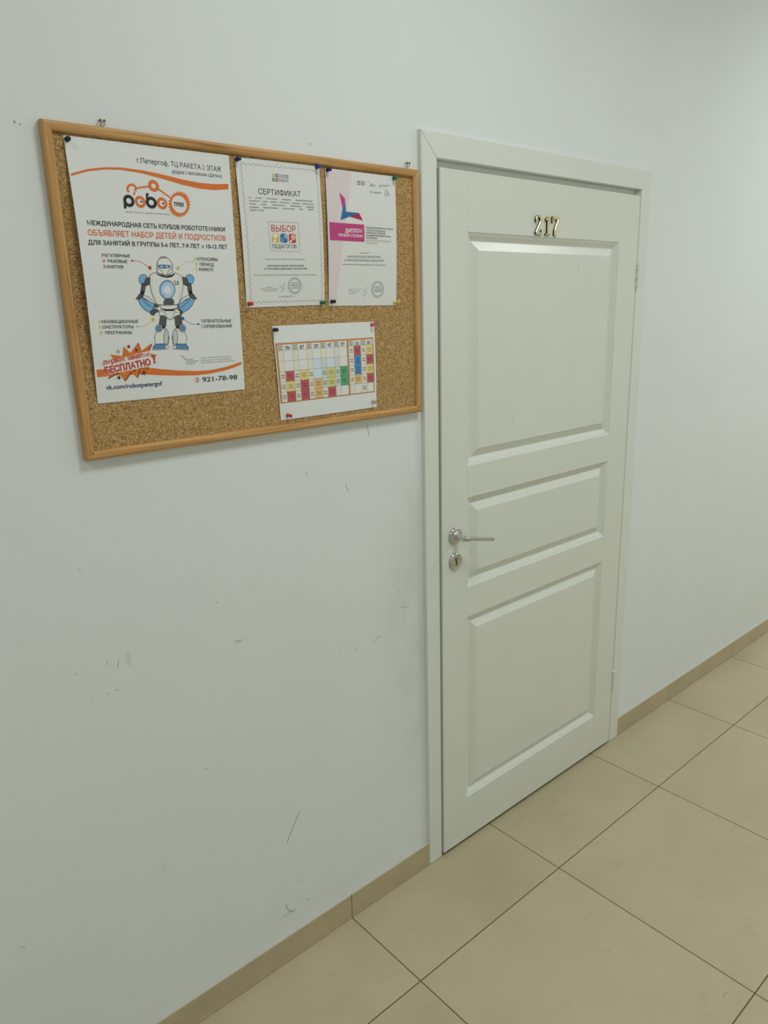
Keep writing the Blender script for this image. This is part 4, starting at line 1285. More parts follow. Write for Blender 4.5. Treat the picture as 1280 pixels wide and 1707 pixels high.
  ["P",14,"white",[[168.87,258.7],[168.49,260.41],[167.74,262.03],[166.65,263.48],[165.29,264.69],[163.71,265.6],[161.99,266.16],[160.24,266.34],[158.52,266.14],[156.94,265.57],[155.56,264.65],[154.46,263.44],[153.69,261.99],[153.29,260.38],[153.28,258.68],[153.66,256.99],[154.4,255.38],[155.48,253.94],[156.84,252.73],[158.41,251.82],[160.11,251.25],[161.86,251.06],[163.58,251.25],[165.17,251.81],[166.55,252.72],[167.66,253.93],[168.44,255.38],[168.85,257.0]]],
  ["P",13,"skyblue",[[159.09,274.66],[158.4,274.51],[157.72,274.31],[157.06,274.07],[156.42,273.8],[155.8,273.48],[155.21,273.13],[154.63,272.74],[154.08,272.32],[153.56,271.86],[153.07,271.37],[152.61,270.85],[152.18,270.3],[151.78,269.72],[151.42,269.12],[151.09,268.5],[150.8,267.85],[150.55,267.19],[150.34,266.5],[150.16,265.8],[150.02,265.09],[149.93,264.37],[149.87,263.64],[149.86,262.9],[149.88,262.16],[149.95,261.42],[150.05,260.67],[150.19,259.93],[151.07,266.42]]],
  ["E",11,"redorange",178.67,242.99,1.98,1.98,0],
  ["E",11,"green",184.96,243.57,1.99,1.99,0],
  ["E",11,"red",180.27,247.93,1.97,1.99,0],
  ["E",11,"green",185.24,247.66,1.99,2.0,0],
  ["P",12,"white",[[143.02,225.01],[144.82,209.31],[150.01,201.98],[156.57,198.2],[162.77,197.8],[169.38,200.3],[175.51,207.45],[177.9,211.06],[175.73,224.56],[168.92,229.54],[159.07,230.88],[148.34,228.57]]],
  ["L",13,"ink",[[143.02,225.01],[144.82,209.31],[150.01,201.98],[156.57,198.2],[162.77,197.8],[169.38,200.3],[175.51,207.45],[177.9,211.06],[175.73,224.56],[168.92,229.54],[159.07,230.88],[148.34,228.57],[143.02,225.01]],1.0],
  ["L",14,"ink",[[146.45,209.27],[146.57,220.12],[153.68,223.65],[155.07,229.7]],1],
  ["L",14,"ink",[[175.24,209.9],[174.17,219.68],[166.8,223.46],[165.02,229.59]],1],
  ["P",14,"midblue",[[147.33,213.47],[152.89,212.52],[167.99,212.72],[172.3,213.85],[171.37,217.29],[156.29,218.75],[148.21,217.68]]],
  ["L",15,"ink",[[147.33,213.47],[152.89,212.52],[167.99,212.72],[172.3,213.85],[171.37,217.29],[156.29,218.75],[148.21,217.68],[147.33,213.47]],1.0],
  ["E",16,"white",153.93,215.4,1.64,1.95,0],
  ["E",16,"white",165.2,215.44,1.66,1.96,0],
  ["P",14,"palegrey",[[152.4,198.91],[158.74,197.18],[166.19,197.96],[166.4,199.77],[159.17,199.34],[152.9,200.46]]],
  ["L",15,"ink",[[152.4,198.91],[158.74,197.18],[166.19,197.96],[166.4,199.77],[159.17,199.34],[152.9,200.46],[152.4,198.91]],1.0],
 ]),
 ('ribbon_stripe', 'orange ribbon stripe near the bottom of the poster', [
  ["P",1,"orange",[[3.67,402.26],[40.3,402.64],[78.09,404.0],[105.3,405.09],[132.83,409.92],[170.73,415.28],[212.93,419.22],[242.12,419.42],[272.28,416.22],[297.07,411.49],[317.61,406.65],[317.14,412.77],[296.51,418.62],[271.71,423.29],[241.51,426.68],[212.18,427.93],[169.81,425.6],[131.71,422.05],[100.11,418.25],[76.82,417.04],[39.02,415.47],[3.89,416.42]]],
 ]),
 ('starburst', 'orange starburst with red slogan lettering', [
  ["P",2,"ink",[[16.23,392.99],[40.9,386.98],[33.28,377.08],[57.76,380.85],[61.31,363.46],[74.16,376.52],[91.49,357.3],[96.04,373.87],[119.72,359.81],[109.59,377.02],[126.26,382.83],[112.23,390.59],[119.44,398.4],[105.82,402.43],[106.5,409.11],[91.17,405.12],[83.33,424.62],[72.4,412.34],[57.58,428.49],[47.13,411.74],[24.07,421.53],[33.53,410.77],[18.65,412.07],[24.59,401.81]]],
  ["P",3,"orange",[[14.88,391.96],[39.52,385.95],[31.92,376.06],[56.36,379.82],[59.91,362.45],[72.73,375.49],[90.05,356.27],[94.59,372.82],[118.24,358.77],[108.12,375.97],[124.76,381.77],[110.75,389.52],[117.95,397.32],[104.34,401.35],[105.02,408.02],[89.71,404.05],[81.88,423.53],[70.97,411.27],[56.16,427.4],[45.73,410.68],[22.7,420.47],[32.16,409.71],[17.3,411.02],[23.23,400.77]]],
  ["P",4,"white",[[17.18,388.58],[62.45,381.84],[112.32,373.28],[115.04,386.11],[124.41,385.43],[125.9,397.82],[114.84,402.04],[64.87,408.42],[19.53,413.08],[19.35,395.78],[17.83,394.03]]],
  ["T",5,"red","первое занятие",19.03,394.11,112.43,383.02,9.35,1.55,0],
  ["T",5,"red","БЕСПЛАТНО",20.2,411.23,112.9,400.19,12.24,1.95,0],
  ["T",5,"red","!",117.95,397.32,123.31,396.92,12.69,1.95,0],
  ["P",6,"olive",[[49.84,366.96],[50.4,369.82],[53.2,370.63],[50.66,372.05],[50.76,374.96],[48.62,372.98],[45.88,373.97],[47.11,371.33],[45.32,369.03],[48.21,369.38]]],
  ["P",6,"brown",[[71.62,358.58],[72.25,361.78],[75.38,362.68],[72.53,364.27],[72.64,367.52],[70.26,365.31],[67.19,366.42],[68.57,363.46],[66.56,360.89],[69.8,361.28]]],
  ["P",6,"ink",[[86.03,366.67],[86.54,369.25],[89.07,369.97],[86.77,371.26],[86.86,373.88],[84.93,372.09],[82.46,372.99],[83.56,370.61],[81.94,368.53],[84.56,368.85]]],
  ["P",6,"ink",[[116.5,381.83],[116.83,383.47],[118.43,383.93],[116.97,384.75],[117.03,386.42],[115.8,385.28],[114.23,385.85],[114.93,384.33],[113.9,383.01],[115.57,383.22]]],
  ["P",6,"brown",[[97.76,408.59],[98.6,412.87],[102.8,414.08],[98.98,416.2],[99.13,420.57],[95.93,417.6],[91.83,419.09],[93.67,415.12],[90.98,411.68],[95.32,412.2]]],
  ["P",6,"ink",[[46.48,415.6],[47.12,418.83],[50.29,419.74],[47.41,421.35],[47.52,424.65],[45.1,422.4],[42.0,423.53],[43.39,420.54],[41.36,417.93],[44.63,418.33]]],
  ["P",6,"brown",[[78.19,406.23],[78.61,408.35],[80.69,408.95],[78.8,410.0],[78.87,412.17],[77.29,410.69],[75.26,411.43],[76.17,409.47],[74.84,407.77],[76.98,408.02]]],
  ["P",6,"gold",[[58.12,410.15],[58.48,411.94],[60.22,412.44],[58.63,413.32],[58.7,415.14],[57.36,413.9],[55.65,414.52],[56.42,412.88],[55.3,411.44],[57.11,411.66]]],
  ["P",7,"lime",[[49.51,368.58],[49.86,370.33],[51.56,370.82],[50.01,371.68],[50.07,373.46],[48.77,372.25],[47.1,372.85],[47.85,371.24],[46.75,369.84],[48.52,370.05]]],
 ]),
 ('small_print', None, [
  ["L",1,"ink",[[177.5,386.73],[182.92,388.55],[187.49,390.83],[185.97,395.29]],0.7],
  ["L",1,"ink",[[182.92,388.55],[185.97,395.29]],0.5],
  ["T",1,"grey","АГЕНТСТВО",187.88,395.91,204.89,396.17,2.27,0.45,0],
  ["T",1,"grey","СТРАТЕГИЧЕСКИХ",187.55,399.68,216.6,400.2,2.26,0.45,0],
  ["T",1,"grey","ИНИЦИАТИВ",187.72,404.0,208.49,404.05,2.27,0.95,0],
  ["T",1,"grey","ПРОЕКТ РЕАЛИЗУЕТСЯ ПРИ ПОДДЕРЖКЕ",222.27,394.91,293.74,395.43,2.29,0,0],
  ["T",1,"grey","АГЕНТСТВА СТРАТЕГИЧЕСКИХ ИНИЦИАТИВ",221.85,399.75,295.81,400.3,2.29,0,0],
  ["T",1,"grey","ПРИ ПРЕЗИДЕНТЕ РОССИЙСКОЙ ФЕДЕРАЦИИ",221.74,404.37,301.6,404.88,2.3,0,0],
 ]),
 ('web_address', None, [
  ["T",1,"navy","vk.com/robotpetergof",17.95,440.94,133.13,441.97,8.57,0.85,0],
 ]),
 ('phone_number', None, [
  ["T",1,"ink","921-78-98",221.97,442.42,304.84,442.99,10.08,0.45,0],
  ["E",1,"orange",209.95,437.07,5.19,5.43,0.8],
  ["E",2,"steel",210.5,437.38,2.31,4.12,0.5],
 ]),
])
CERTIFICATE = dict(w=210, h=297, corners=[[-0.52247,2.00909],[-0.31155,2.0118],[-0.31328,1.71761],[-0.52008,1.71463]], lift=[0.004,0.0045], prints=[
 ('wavy_border', None, [
  ["W",1,"grey",[[11.94,11.38],[202.74,10.19],[203.01,286.94],[12.31,286.66]],1.9,11.3,0.65],
 ]),
 ('association_logo', 'four coloured squares with small lettering', [
  ["P",1,"ochre",[[86.22,25.13],[93.32,24.88],[92.6,31.6],[85.5,31.83]]],
  ["E",2,"white",89.94,28.54,1.5,1.5,0],
  ["P",1,"blue",[[94.59,25.23],[101.73,24.98],[101.02,31.73],[93.87,31.96]]],
  ["E",2,"white",98.34,28.66,1.51,1.5,0],
  ["P",1,"green",[[85.65,33.89],[92.75,33.67],[92.04,40.4],[84.93,40.6]]],
  ["E",2,"white",89.38,37.32,1.5,1.51,0],
  ["P",1,"red",[[93.85,33.89],[101.01,33.66],[100.3,40.42],[93.14,40.62]]],
  ["E",2,"white",97.61,37.33,1.52,1.51,0],
  ["T",1,"ink","АССОЦИАЦИЯ",103.23,28.59,127.08,27.71,2.55,0.5,0],
  ["T",1,"ink","УЧАСТНИКОВ",102.84,32.34,126.7,31.5,2.55,0.5,0],
  ["T",1,"ink","Р Ы Н К А",102.42,36.39,126.29,35.59,2.55,0.5,0],
  ["T",1,"ink","АРТИНДУСТРИИ",102.03,40.15,125.91,39.39,2.55,0.5,0],
 ]),
 ('title', None, [
  ["T",1,"ink","СЕРТИФИКАТ",48.16,67.93,155.42,67.48,11.23,-0.05,0],
 ]),
 ('body_text', None, [
  ["T",1,"ink","По",24.06,77.38,28.9,77.35,3.08,0,0],
  ["T",1,"ink","итогам",39.97,77.27,54.73,77.17,3.1,0,0],
  ["T",1,"ink","голосования",66.04,77.09,93.82,76.9,3.13,0,0],
  ["T",1,"ink","экспертов",105.49,76.82,128.9,76.66,3.18,0,0],
  ["T",1,"ink","общественно-педа-",140.9,76.58,186.77,76.26,3.23,0,0],
  ["T",1,"ink","гогического",23.93,83.51,50.81,83.37,3.08,0,0],
  ["T",1,"ink","жюри,",56.54,83.34,69.01,83.27,3.13,0,0],
  ["T",1,"ink","которое",74.82,83.23,92.58,83.14,3.14,0,0],
  ["T",1,"ink","состоялось",98.5,83.1,124.43,82.96,3.18,0,0],
  ["T",1,"ink","в рамках",130.5,82.93,151.74,82.81,3.23,0,0],
  ["T",1,"ink","Конкурсного",157.94,82.77,187.88,82.6,3.25,0,0],
  ["T",1,"ink","отбора",24.0,89.5,38.62,89.41,3.09,0,0],
  ["T",1,"ink","лучших",51.18,89.32,66.13,89.22,3.12,0,0],
  ["T",1,"ink","отечественных",78.98,89.13,112.32,88.91,3.16,0,0],
  ["T",1,"ink","комплексных",125.66,88.82,154.88,88.62,3.22,0,0],
  ["T",1,"ink","решений",168.67,88.52,187.82,88.39,3.27,0,0],
  ["T",1,"ink","оснащения",23.87,95.81,45.9,95.55,3.1,0,0],
  ["T",1,"ink","образовательных",56.65,95.42,94.6,94.97,3.13,0,0],
  ["T",1,"ink","организаций,",105.78,94.84,137.25,94.47,3.19,0,0],
  ["T",1,"ink","знак",148.81,94.33,159.58,94.2,3.25,0,0],
  ["T",1,"ink","«ВЫБОР",171.34,94.06,187.8,93.87,3.28,0,0],
  ["T",1,"ink","ПЕДАГОГОВ»",23.73,102.27,58.82,101.53,3.25,0,0],
 ]),
 ('stamp_emblem', 'postage-stamp emblem with three coloured squares', [
  ["W",1,"grey",[[66.74,122.15],[144.0,120.79],[143.39,181.27],[68.02,180.32]],1.3,9,0.55],
  ["T",1,"red","ВЫБОР",73.16,141.24,135.95,140.92,13.34,0.15,0],
  ["T",1,"ink","ПЕДАГОГОВ",72.95,175.5,135.74,174.47,7.96,0.1,0],
  ["P",1,"gold",[[76.82,145.08],[89.81,144.86],[92.3,147.39],[91.64,161.2],[88.74,163.87],[75.71,163.99],[73.05,161.45],[73.95,147.74]]],
  ["P",1,"blue",[[97.88,144.94],[111.08,144.73],[113.63,147.27],[113.02,161.19],[110.1,163.89],[96.84,164.01],[94.13,161.45],[94.97,147.63]]],
  ["P",1,"red",[[119.88,144.79],[133.31,144.57],[135.91,147.14],[135.37,161.18],[132.41,163.89],[118.93,164.02],[116.15,161.44],[116.94,147.49]]],
  ["P",2,"cream",[[89.96,150.21],[89.69,151.3],[89.04,152.35],[88.05,153.31],[86.77,154.11],[85.27,154.73],[83.62,155.13],[81.91,155.3],[80.22,155.22],[78.63,154.89],[77.23,154.35],[76.08,153.61],[75.25,152.7],[74.77,151.69],[74.66,150.61],[74.94,149.52],[75.59,148.47],[76.57,147.52],[77.84,146.72],[79.33,146.1],[80.97,145.69],[82.68,145.52],[84.37,145.6],[85.96,145.91],[87.37,146.46],[88.53,147.2],[89.37,148.1],[89.86,149.12]]],
  ["E",3,"gold",76.42,152.39,2.29,1.52,0],
  ["E",3,"gold",88.42,152.85,1.92,1.85,0],
  ["P",2,"cream",[[75.59,163.07],[77.91,157.68],[82.17,156.82],[83.63,162.9]]],
  ["E",2,"paleblue",109.33,150.01,5.08,4.95,0.75],
  ["E",2,"paleblue",109.33,150.01,2.34,2.48,0],
  ["L",2,"paleblue",[[97.1,152.63],[99.14,156.42],[97.14,162.62],[101.61,162.52],[103.02,156.33]],1.2],
  ["E",2,"cream",128.84,151.83,5.97,5.93,0.75],
  ["E",2,"cream",128.84,151.83,2.78,3.12,0],
  ["P",2,"cream",[[117.28,162.19],[121.0,156.68],[124.4,158.93],[125.13,162.8]]],
 ]),
 ('award_lines', None, [
  ["T",1,"grey","присуждается учебному оборудованию",53.02,199.13,156.72,198.71,2.9,0,0],
  ["T",1,"ink","ОБРАЗОВАТЕЛЬНАЯ ЛАБОРАТОРИЯ",56.8,213.23,153.2,212.92,3.38,0.6,0],
  ["T",1,"ink","ПО ИЗУЧЕНИЮ ЦИФРОВЫХ ТЕХНОЛОГИЙ",48.8,219.38,161.16,219.16,3.38,0.6,0],
  ["T",1,"grey","Группа компаний ООО «Крейн Девелопмент», ООО «Роботрек»",22.59,231.71,188.72,231.86,2.9,0,0],
 ]),
 ('signature', None, [
  ["L",1,"grey",[[93.32,253.08],[90.39,252.25],[87.67,255.37],[89.07,259.03],[93.56,256.25],[96.37,251.54],[102.82,245.6],[99.27,253.17],[95.31,261.04],[90.18,268.57],[91.19,264.14],[95.98,259.46],[99.92,260.32],[97.78,263.47]],0.6],
 ]),
 ('round_seal', 'round blue-grey ink seal', [
  ["E",1,"slate",126.99,253.55,18.4,17.2,0.94],
  ["E",1,"slate",126.99,253.55,14.29,14.14,0.95],
  ["E",1,"seal",126.99,253.55,16.75,15.75,0.88],
  ["T",1,"slate","РОБОТОВ",117.83,250.07,135.3,249.65,2.71,0.6,0],
  ["T",1,"slate","УЧАСТНИКОВ РЫНКА",114.8,254.82,139.61,254.53,2.71,0.6,0],
  ["T",1,"slate","АРТИНДУСТРИИ",117.41,259.81,136.96,259.49,2.71,0.6,0],
 ]),
 ('signature_lines', None, [
  ["T",1,"grey","Президент",51.23,256.39,68.61,256.5,1.71,0,0],
  ["T",1,"grey","Ассоциации участников рынка",37.67,259.6,82.1,260.34,1.71,0,0],
  ["T",1,"grey","артиндустрии образования",43.14,263.58,77.97,264.06,1.71,0,0],
  ["T",1,"palegrey","подпись",147.65,259.82,165.33,259.78,1.62,0,0],
 ]),
 ('date_line', None, [
  ["T",1,"grey","21 сентября 2021 г.",82.61,277.46,127.47,277.22,3.17,0,0],
 ]),
])
DIPLOMA = dict(w=210, h=297, corners=[[-0.2951,2.00919],[-0.0869,2.00926],[-0.09207,1.71279],[-0.30136,1.71476]], lift=[0.004,0.004], prints=[
 ('pale_stripe', 'pale pink wedge down the left side', [
  ["P",1,"pinkgrey",[[1.06,2.43],[76.15,2.03],[64.2,59.1],[42.87,156.06],[20.43,293.65],[2.95,294.2]]],
 ]),
 ('logo_row', 'row of small grey and red partner logos', [
  ["P",1,"rose",[[91.55,18.84],[95.2,18.67],[94.95,22.76],[91.3,22.93]]],
  ["P",1,"grey",[[96.5,18.43],[100.17,18.25],[99.92,22.35],[96.25,22.52]]],
  ["P",1,"rose",[[91.23,24.11],[94.88,23.95],[94.64,28.04],[90.98,28.2]]],
  ["P",1,"rose",[[96.18,23.71],[99.85,23.54],[99.6,27.64],[95.93,27.81]]],
  ["T",2,"grey","АССОЦИАЦИЯ",101.87,20.35,114.79,20.07,1.72,0.4,0],
  ["T",2,"grey","УЧАСТНИКОВ",101.73,22.73,114.65,22.47,1.72,0.4,0],
  ["T",2,"grey","РЫНКА",101.59,24.98,114.51,24.73,1.72,0.4,0],
  ["T",2,"grey","АРТИНДУСТРИИ",101.45,27.36,114.37,27.12,1.72,0.6,0],
  ["T",2,"grey","АГЕНТСТВО",129.48,23.52,139.83,23.22,1.74,0,0],
  ["T",2,"grey","СТРАТЕГИЧЕСКИХ",129.35,25.79,148.61,25.32,1.74,0.2,0],
  ["T",2,"grey","ИНИЦИАТИВ",129.22,28.06,143.35,27.74,1.74,0.2,0],
  ["T",2,"grey","ОБОРУДОВАНИЕ",165.52,23.3,193.9,22.4,1.75,0.4,0],
  ["T",2,"grey","РОССИИ",165.36,26.28,181.8,26.07,1.76,0.4,0],
  ["L",1,"grey",[[123.9,16.67],[127.03,17.34],[128.23,19.23]],0.7],
  ["P",1,"grey",[[160.28,21.03],[163.42,26.7],[156.7,26.96]]],
  ["P",2,"white",[[160.13,23.73],[161.35,25.92],[158.67,26.0]]],
  ["E",1,"slate",131.89,40.65,2.84,2.96,0.6],
  ["T",1,"slate","КАМПАНИЯ",138.19,42.46,162.99,41.83,3.5,0.7,0],
  ["L",1,"steel",[[183.8,45.2],[182.48,45.61],[181.13,45.78],[179.8,45.72],[178.54,45.41],[177.4,44.88],[176.42,44.14],[175.63,43.22],[175.07,42.15],[174.75,40.98],[174.68,39.74],[174.87,38.49],[175.32,37.26],[176.0,36.1],[176.88,35.06],[177.95,34.17],[179.15,33.47],[180.45,32.97],[181.79,32.71],[183.13,32.68],[184.43,32.9]],1.3],
  ["T",1,"steel","СОЮЗ",180.21,37.98,189.0,37.73,2.18,0.3,0],
  ["T",1,"steel","МАШ",180.07,40.7,189.84,40.39,1.91,0.3,0],
  ["T",1,"steel","РОССИИ",180.92,43.08,192.67,42.77,1.91,0.3,0],
 ]),
 ('chevron_emblem', 'magenta and blue folded chevron emblem', [
  ["P",2,"magenta",[[37.01,48.06],[53.4,60.52],[50.9,73.12],[44.56,82.05]]],
  ["P",2,"blue",[[53.21,63.81],[54.19,88.4],[92.97,88.67],[64.82,98.58],[37.59,107.77],[44.56,82.05]]],
  ["P",2,"crimson",[[92.97,88.67],[104.26,105.01],[64.82,98.58]]],
 ]),
 ('title_banner', 'magenta banner with white title', [
  ["P",2,"magenta",[[4.44,113.52],[107.83,113.56],[107.4,152.15],[5.08,152.31]]],
  ["T",3,"white","ДИПЛОМ",49.88,133.42,100.5,131.85,8.5,0.9,0],
  ["T",3,"white","ПЕРВОЙ СТЕПЕНИ",29.78,142.81,101.3,142.5,5.81,0.6,0],
 ]),
 ('side_text', None, [
  ["T",1,"ink","ПОБЕДИТЕЛЯ КОНКУРСНОГО ОТБОРА",112.02,121.71,198.92,121.3,3.52,0.4,0],
  ["T",1,"ink","ЛУЧШИХ ОТЕЧЕСТВЕННЫХ",112.21,127.38,173.3,127.5,3.52,0.4,0],
  ["T",1,"ink","КОМПЛЕКСНЫХ РЕШЕНИЙ",112.23,132.93,173.17,132.76,3.52,0.4,0],
  ["T",1,"ink","ОСНАЩЕНИЯ ОБРАЗОВАТЕЛЬНЫХ",112.25,138.63,191.19,138.35,3.53,0.4,0],
  ["T",1,"ink","ОРГАНИЗАЦИЙ",112.29,144.2,146.13,144.14,3.54,0.4,0],
  ["T",1,"tan","ЛАБОРАТОРИЯ, ТЕХНОЛОГИЧЕСКОЕ",112.34,149.91,192.39,150.02,3.41,0.1,0],
  ["T",1,"tan","ОБОРУДОВАНИЕ",112.59,155.35,148.22,155.34,3.41,0.1,0],
 ]),
 ('award_lines', None, [
  ["T",1,"grey","награждается",92.12,178.75,121.05,177.45,2.88,0.2,0],
  ["T",1,"grey","ОБРАЗОВАТЕЛЬНАЯ ЛАБОРАТОРИЯ",54.89,188.87,157.41,186.74,4.67,0.3,0],
  ["T",1,"grey","ПО ИЗУЧЕНИЮ ЦИФРОВЫХ ТЕХНОЛОГИЙ",46.42,196.62,166.43,195.37,4.66,0.3,0],
  ["T",1,"grey","Группа компаний ООО «Крейн Девелопмент», ООО «Роботрек»",39.55,205.35,174.41,204.37,3.37,0.2,0],
 ]),
 ('signature', None, [
  ["L",1,"grey",[[107.31,260.28],[102.74,259.63],[100.95,263.68],[103.7,265.96],[108.23,261.62],[110.95,257.56],[119.17,252.38],[116.48,260.23],[111.04,268.37],[104.71,276.76],[102.33,275.81],[109.21,268.37],[115.07,267.0]],0.6],
 ]),
 ('round_seal', 'round grey ink seal', [
  ["E",1,"slate",148.46,259.38,19.7,19.17,0.94],
  ["E",1,"slate",148.46,259.38,15.13,15.33,0.95],
  ["E",1,"seal",148.46,259.38,17.79,17.52,0.88],
  ["T",1,"slate","РОБОТОВ",138.66,255.36,157.83,254.96,3.26,0.6,0],
  ["T",1,"slate","УЧАСТНИКОВ",135.93,260.81,161.71,260.41,3.26,0.6,0],
  ["T",1,"slate","АРТИНДУСТРИИ",137.86,265.84,159.51,265.49,3.27,0.6,0],
 ]),
 ('signature_lines', None, [
  ["T",1,"grey","Председатель комиссии",58.81,260.53,96.38,259.93,1.99,0.1,0],
  ["T",1,"grey","артиндустрии",58.82,265.58,90.99,265.19,2.0,0.1,0],
  ["T",1,"grey","Президент",58.83,270.36,79.31,270.05,1.99,0.1,0],
 ]),
])
TIMETABLE = dict(w=295, h=208, corners=[[-0.4592,1.67484],[-0.16619,1.67585],[-0.16561,1.46742],[-0.4522,1.46619]], lift=[0.002,0.002], prints=[
])


def make_paper(name, spec, M_, label, cat):
    sh = Sheet(spec)
    loc = sh.at(sh.w / 2, sh.h)
    root = tag(empty(name, loc), label, cat, 'papers pinned to the cork board')
    sh.sheet(M_, root)
    for pn, pl, items in spec['prints']:
        sh.print_items(pn, pl, items, root)
    return sh


# the timetable is regular: a frame, a grid of cells, day headings
frame_i, cells_i, text_i, head_i = [], [], [], []
frame_i.append(('Q', 1, 'tableframe', (2.6, 37.2, 289.6, 170.2)))
frame_i.append(('Q', 2, 'white', (7.0, 41.2, 205.2, 167.8)))
frame_i.append(('Q', 2, 'white', (209.4, 41.2, 286.8, 167.8)))
RY = [54.2 + 22.72 * k for k in range(6)]
DAYS = [('ПН', [None, None, 'cellred', 'cellyellow', 'cellred']), ('ВТ', [None, None, 'cellyellow', 'cellred', 'cellred']),
        ('СР', [None, 'celllight', 'celllight', 'celltan', 'celltan']), ('ЧТ', [None, 'celllight', 'cellolive', 'cellolive', 'cellred']),
        ('ПТ', [None, None, 'cellgreen', 'cellgreen', None]), ('СБ', ['cellred', 'cellblue', 'cellblue', 'celltan', None]), ('ВС', ['cellyellow', 'cellred', 'cellyellow', 'cellred', None])]
TIMES = [[0, 0, '16:00-|17:30', '17:30-|19:00', '19:00-|20:30'], [0, 0, '16:30-|18:00', '17:00-|18:30', '18:30-|20:00'], [0, 0, '16:00-|17:30', '17:30-|19:00', '19:00-|20:30'],
         [0, 0, '16:00-|17:30', '17:00-|18:30', '18:30-|20:00'], [0, 0, '16:00-|17:30', '18:00-|19:30', 0],
         ['10:00-|11:30', '12:00-|14:00', '15:00-|17:00', '17:00-|18:30', 0], ['10:30-|12:00', '12:00-|13:30', '14:00-|15:30', '16:00-|17:30', '18:00-|19:30']]
for i, (dn, cols) in enumerate(DAYS):
    if i < 5:
        xa = 7.2 + 39.6 * i
        xm, xb = xa + 15.6, xa + 39.6
    else:
        xa, xm, xb = ((209.6, 226.2, 247.6), (247.6, 264.9, 286.6))[i - 5]
    cells_i.append(('Q', 3, 'cellcream', (xa, 41.4, xm, 54.2)))
    for k, wd_ in enumerate(('ВРЕМЯ', 'ДЕНЬ', 'НЕДЕЛИ')):
        text_i.append(('T', 5, 'ink', wd_, xa + 2, 45.2 + 3.9 * k, xm - 2, 45.2 + 3.9 * k, 2.6, 0.6, 0))
    xc = (xm + xb) / 2
    head_i.append(('T', 5, 'navy' if i > 4 else 'ink', dn, xc - 6, 52.6, xc + 6, 52.6, 7.6, 1.0, 0))
    for r in range(5):
        tc = 'cellgreycream' if (i == 3 and r in (1, 2, 3)) or (i == 4 and r in (1, 2, 3)) else 'cellcream'
        cells_i.append(('Q', 3, tc, (xa, RY[r], xm, RY[r + 1])))
        if cols[r]:
            cells_i.append(('Q', 3, cols[r], (xm, RY[r], xb, RY[r + 1])))
        if cols[r] and cols[r] != 'celllight':
            ck = 'ink' if cols[r] in ('cellgreen', 'cellblue') else 'darkink'
            ls = ('гр.№ 2', '7-9 лет') if cols[r] not in ('celltan', 'cellblue') else (('Робо', 'гр.№ 1') if cols[r] == 'celltan' else ('гр.№ 10', '12-14 лет', 'набор'))
            y = (RY[r] + RY[r + 1]) / 2 - 1 - 2.6 * (len(ls) - 2)
            for k, wd_ in enumerate(ls):
                text_i.append(('T', 5, ck, wd_, xc - 5.6, y + 5.2 * k, xc + 5.6, y + 5.2 * k, 3.0, 0.6, 0))
        if TIMES[i][r]:
            for k, wd_ in enumerate(TIMES[i][r].split('|')):
                y = (RY[r] + RY[r + 1]) / 2 - 1.2 + 5.4 * k
                xo = (xa + xm) / 2
                text_i.append(('T', 5, 'ink', wd_, xo - 5, y, xo + 5, y, 3.2, 0.7, 0))
    for x in (xa, xm, xb):
        cells_i.append(('L', 4, 'tableline', [(x, 41.4), (x, 167.8)], 0.5))
for y in RY:
    cells_i.append(('L', 4, 'tableline', [(7.2, y), (205.2, y)], 0.5))
    cells_i.append(('L', 4, 'tableline', [(209.6, y), (286.6, y)], 0.5))
TIMETABLE['prints'] = [('table_frame', 'orange-brown table border', frame_i), ('table_cells', 'ruled grid with coloured lesson cells', cells_i), ('cell_text', None, text_i)] + [('day_heading', None, [hi]) for hi in head_i]

make_paper('poster', POSTER, M_PAPER, 'largest sheet on the cork board, white poster with a blue-white robot and orange stripes', 'poster')
make_paper('certificate', CERTIFICATE, M_CREAMPAPER, 'white certificate with a wavy stamp-like border, pinned right of the robot poster', 'certificate')
make_paper('diploma', DIPLOMA, M_CREAMPAPER, 'diploma sheet with a magenta banner and blue chevron, pinned right of the wavy-bordered certificate', 'diploma')
make_paper('timetable', TIMETABLE, M_PAPER, 'landscape sheet with a coloured weekly timetable, pinned low on the cork board', 'timetable')

# ------------------------------------------------------------------ push pins
PIN_PROF = [(0.0036, 0.0), (0.0044, -0.0006), (0.0046, -0.0018), (0.0040, -0.0030), (0.0026, -0.0040), (0.0021, -0.0058), (0.0022, -0.0076), (0.0030, -0.0088), (0.0040, -0.0096), (0.0043, -0.0110), (0.0040, -0.0122), (0.0028, -0.0128)]


def pin_mesh(M_, name):
    bm = bmesh.new()
    lathe_y(bm, 0, 0, PIN_PROF, 24)
    o = new_obj('push_pin', bm, M_, None, True)
    bm2 = bmesh.new()
    lathe_y(bm2, 0, 0, [(0.0005, 0.009), (0.0005, 0.0)], 8)
    return o


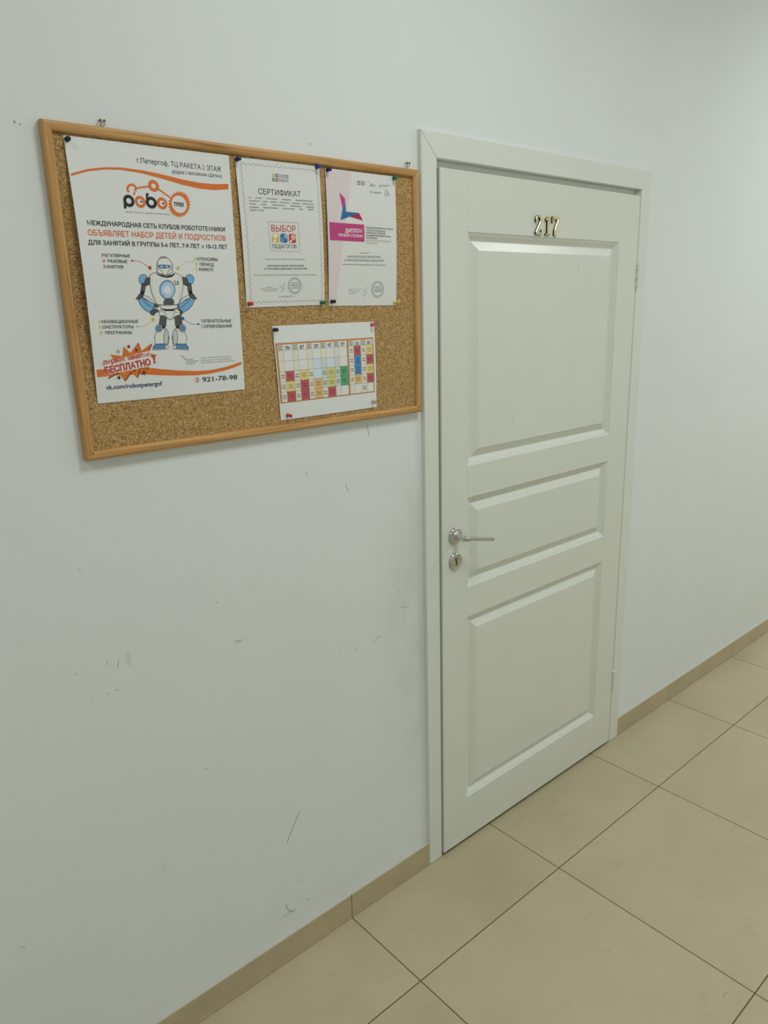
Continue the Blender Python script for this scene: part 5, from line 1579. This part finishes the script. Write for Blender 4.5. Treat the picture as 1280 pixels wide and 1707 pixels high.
PINS = [
    ('black', -0.8554, -0.0123, 2.0033, 0.06, -0.1, 'black push pin in the upper left corner of the large robot poster'),
    ('navy', -0.5186, -0.012, 2.0044, 0, 0, 'dark blue push pin at the top left corner of the wavy-bordered certificate'),
    ('blue', -0.3182, -0.0119, 2.0089, 0, 0, 'bright blue push pin at the top right corner of the wavy-bordered certificate'),
    ('red', -0.5143, -0.0121, 1.7225, 0.0, 0.05, 'red push pin at the bottom left corner of the wavy-bordered certificate'),
    ('green', -0.3226, -0.012, 1.7224, 0, 0, 'green push pin at the bottom right corner of the wavy-bordered certificate'),
    ('navy', -0.2896, -0.012, 2.0054, 0, 0, 'dark blue push pin at the top left corner of the magenta-banner diploma'),
    ('green', -0.092, -0.012, 2.0048, 0, 0, 'green push pin at the top right corner of the magenta-banner diploma'),
    ('black', -0.2933, -0.0122, 1.7243, 0, 0, 'black push pin at the bottom left corner of the magenta-banner diploma'),
    ('yellow', -0.0981, -0.0121, 1.7198, -0.1, 0.45, 'yellow push pin at the bottom right corner of the magenta-banner diploma'),
    ('navy', -0.4549, -0.012, 1.6666, 0, 0, 'dark blue push pin at the top left corner of the coloured timetable'),
    ('pink', -0.1738, -0.012, 1.669, 0, 0, 'pink push pin at the top right corner of the coloured timetable'),
    ('red', -0.434, -0.0121, 1.4765, 0.1, 0.2, 'red push pin at the bottom left corner of the coloured timetable'),
    ('clear', -0.1787, -0.0122, 1.4818, 0, 0, 'clear push pin at the bottom right corner of the coloured timetable'),
]
PINC = dict(black=(26, 27, 32), navy=(34, 36, 92), blue=(36, 62, 150), red=(196, 52, 46), green=(24, 110, 76), yellow=(232, 204, 82), pink=(222, 84, 150))
PM = {k: mat('pin_plastic_' + k, c, 0.25) for k, c in PINC.items()}
clear = mat('pin_plastic_clear', (214, 216, 212), 0.08)
clear.node_tree.nodes['Principled BSDF'].inputs['Transmission Weight'].default_value = 0.75
PM['clear'] = clear
first = None
for col, x, y, z, tx, tz, lab in PINS:
    if first is None:
        p = first = pin_mesh(PM[col], 'push_pin')
    else:
        p = first.copy()
        p.data = first.data.copy()
        p.data.materials[0] = PM[col]
        COL.objects.link(p)
    p.location = (x, y, z)
    p.rotation_euler = (tx, 0, tz)
    tag(p, lab, 'push pin', 'push pins on the cork board')
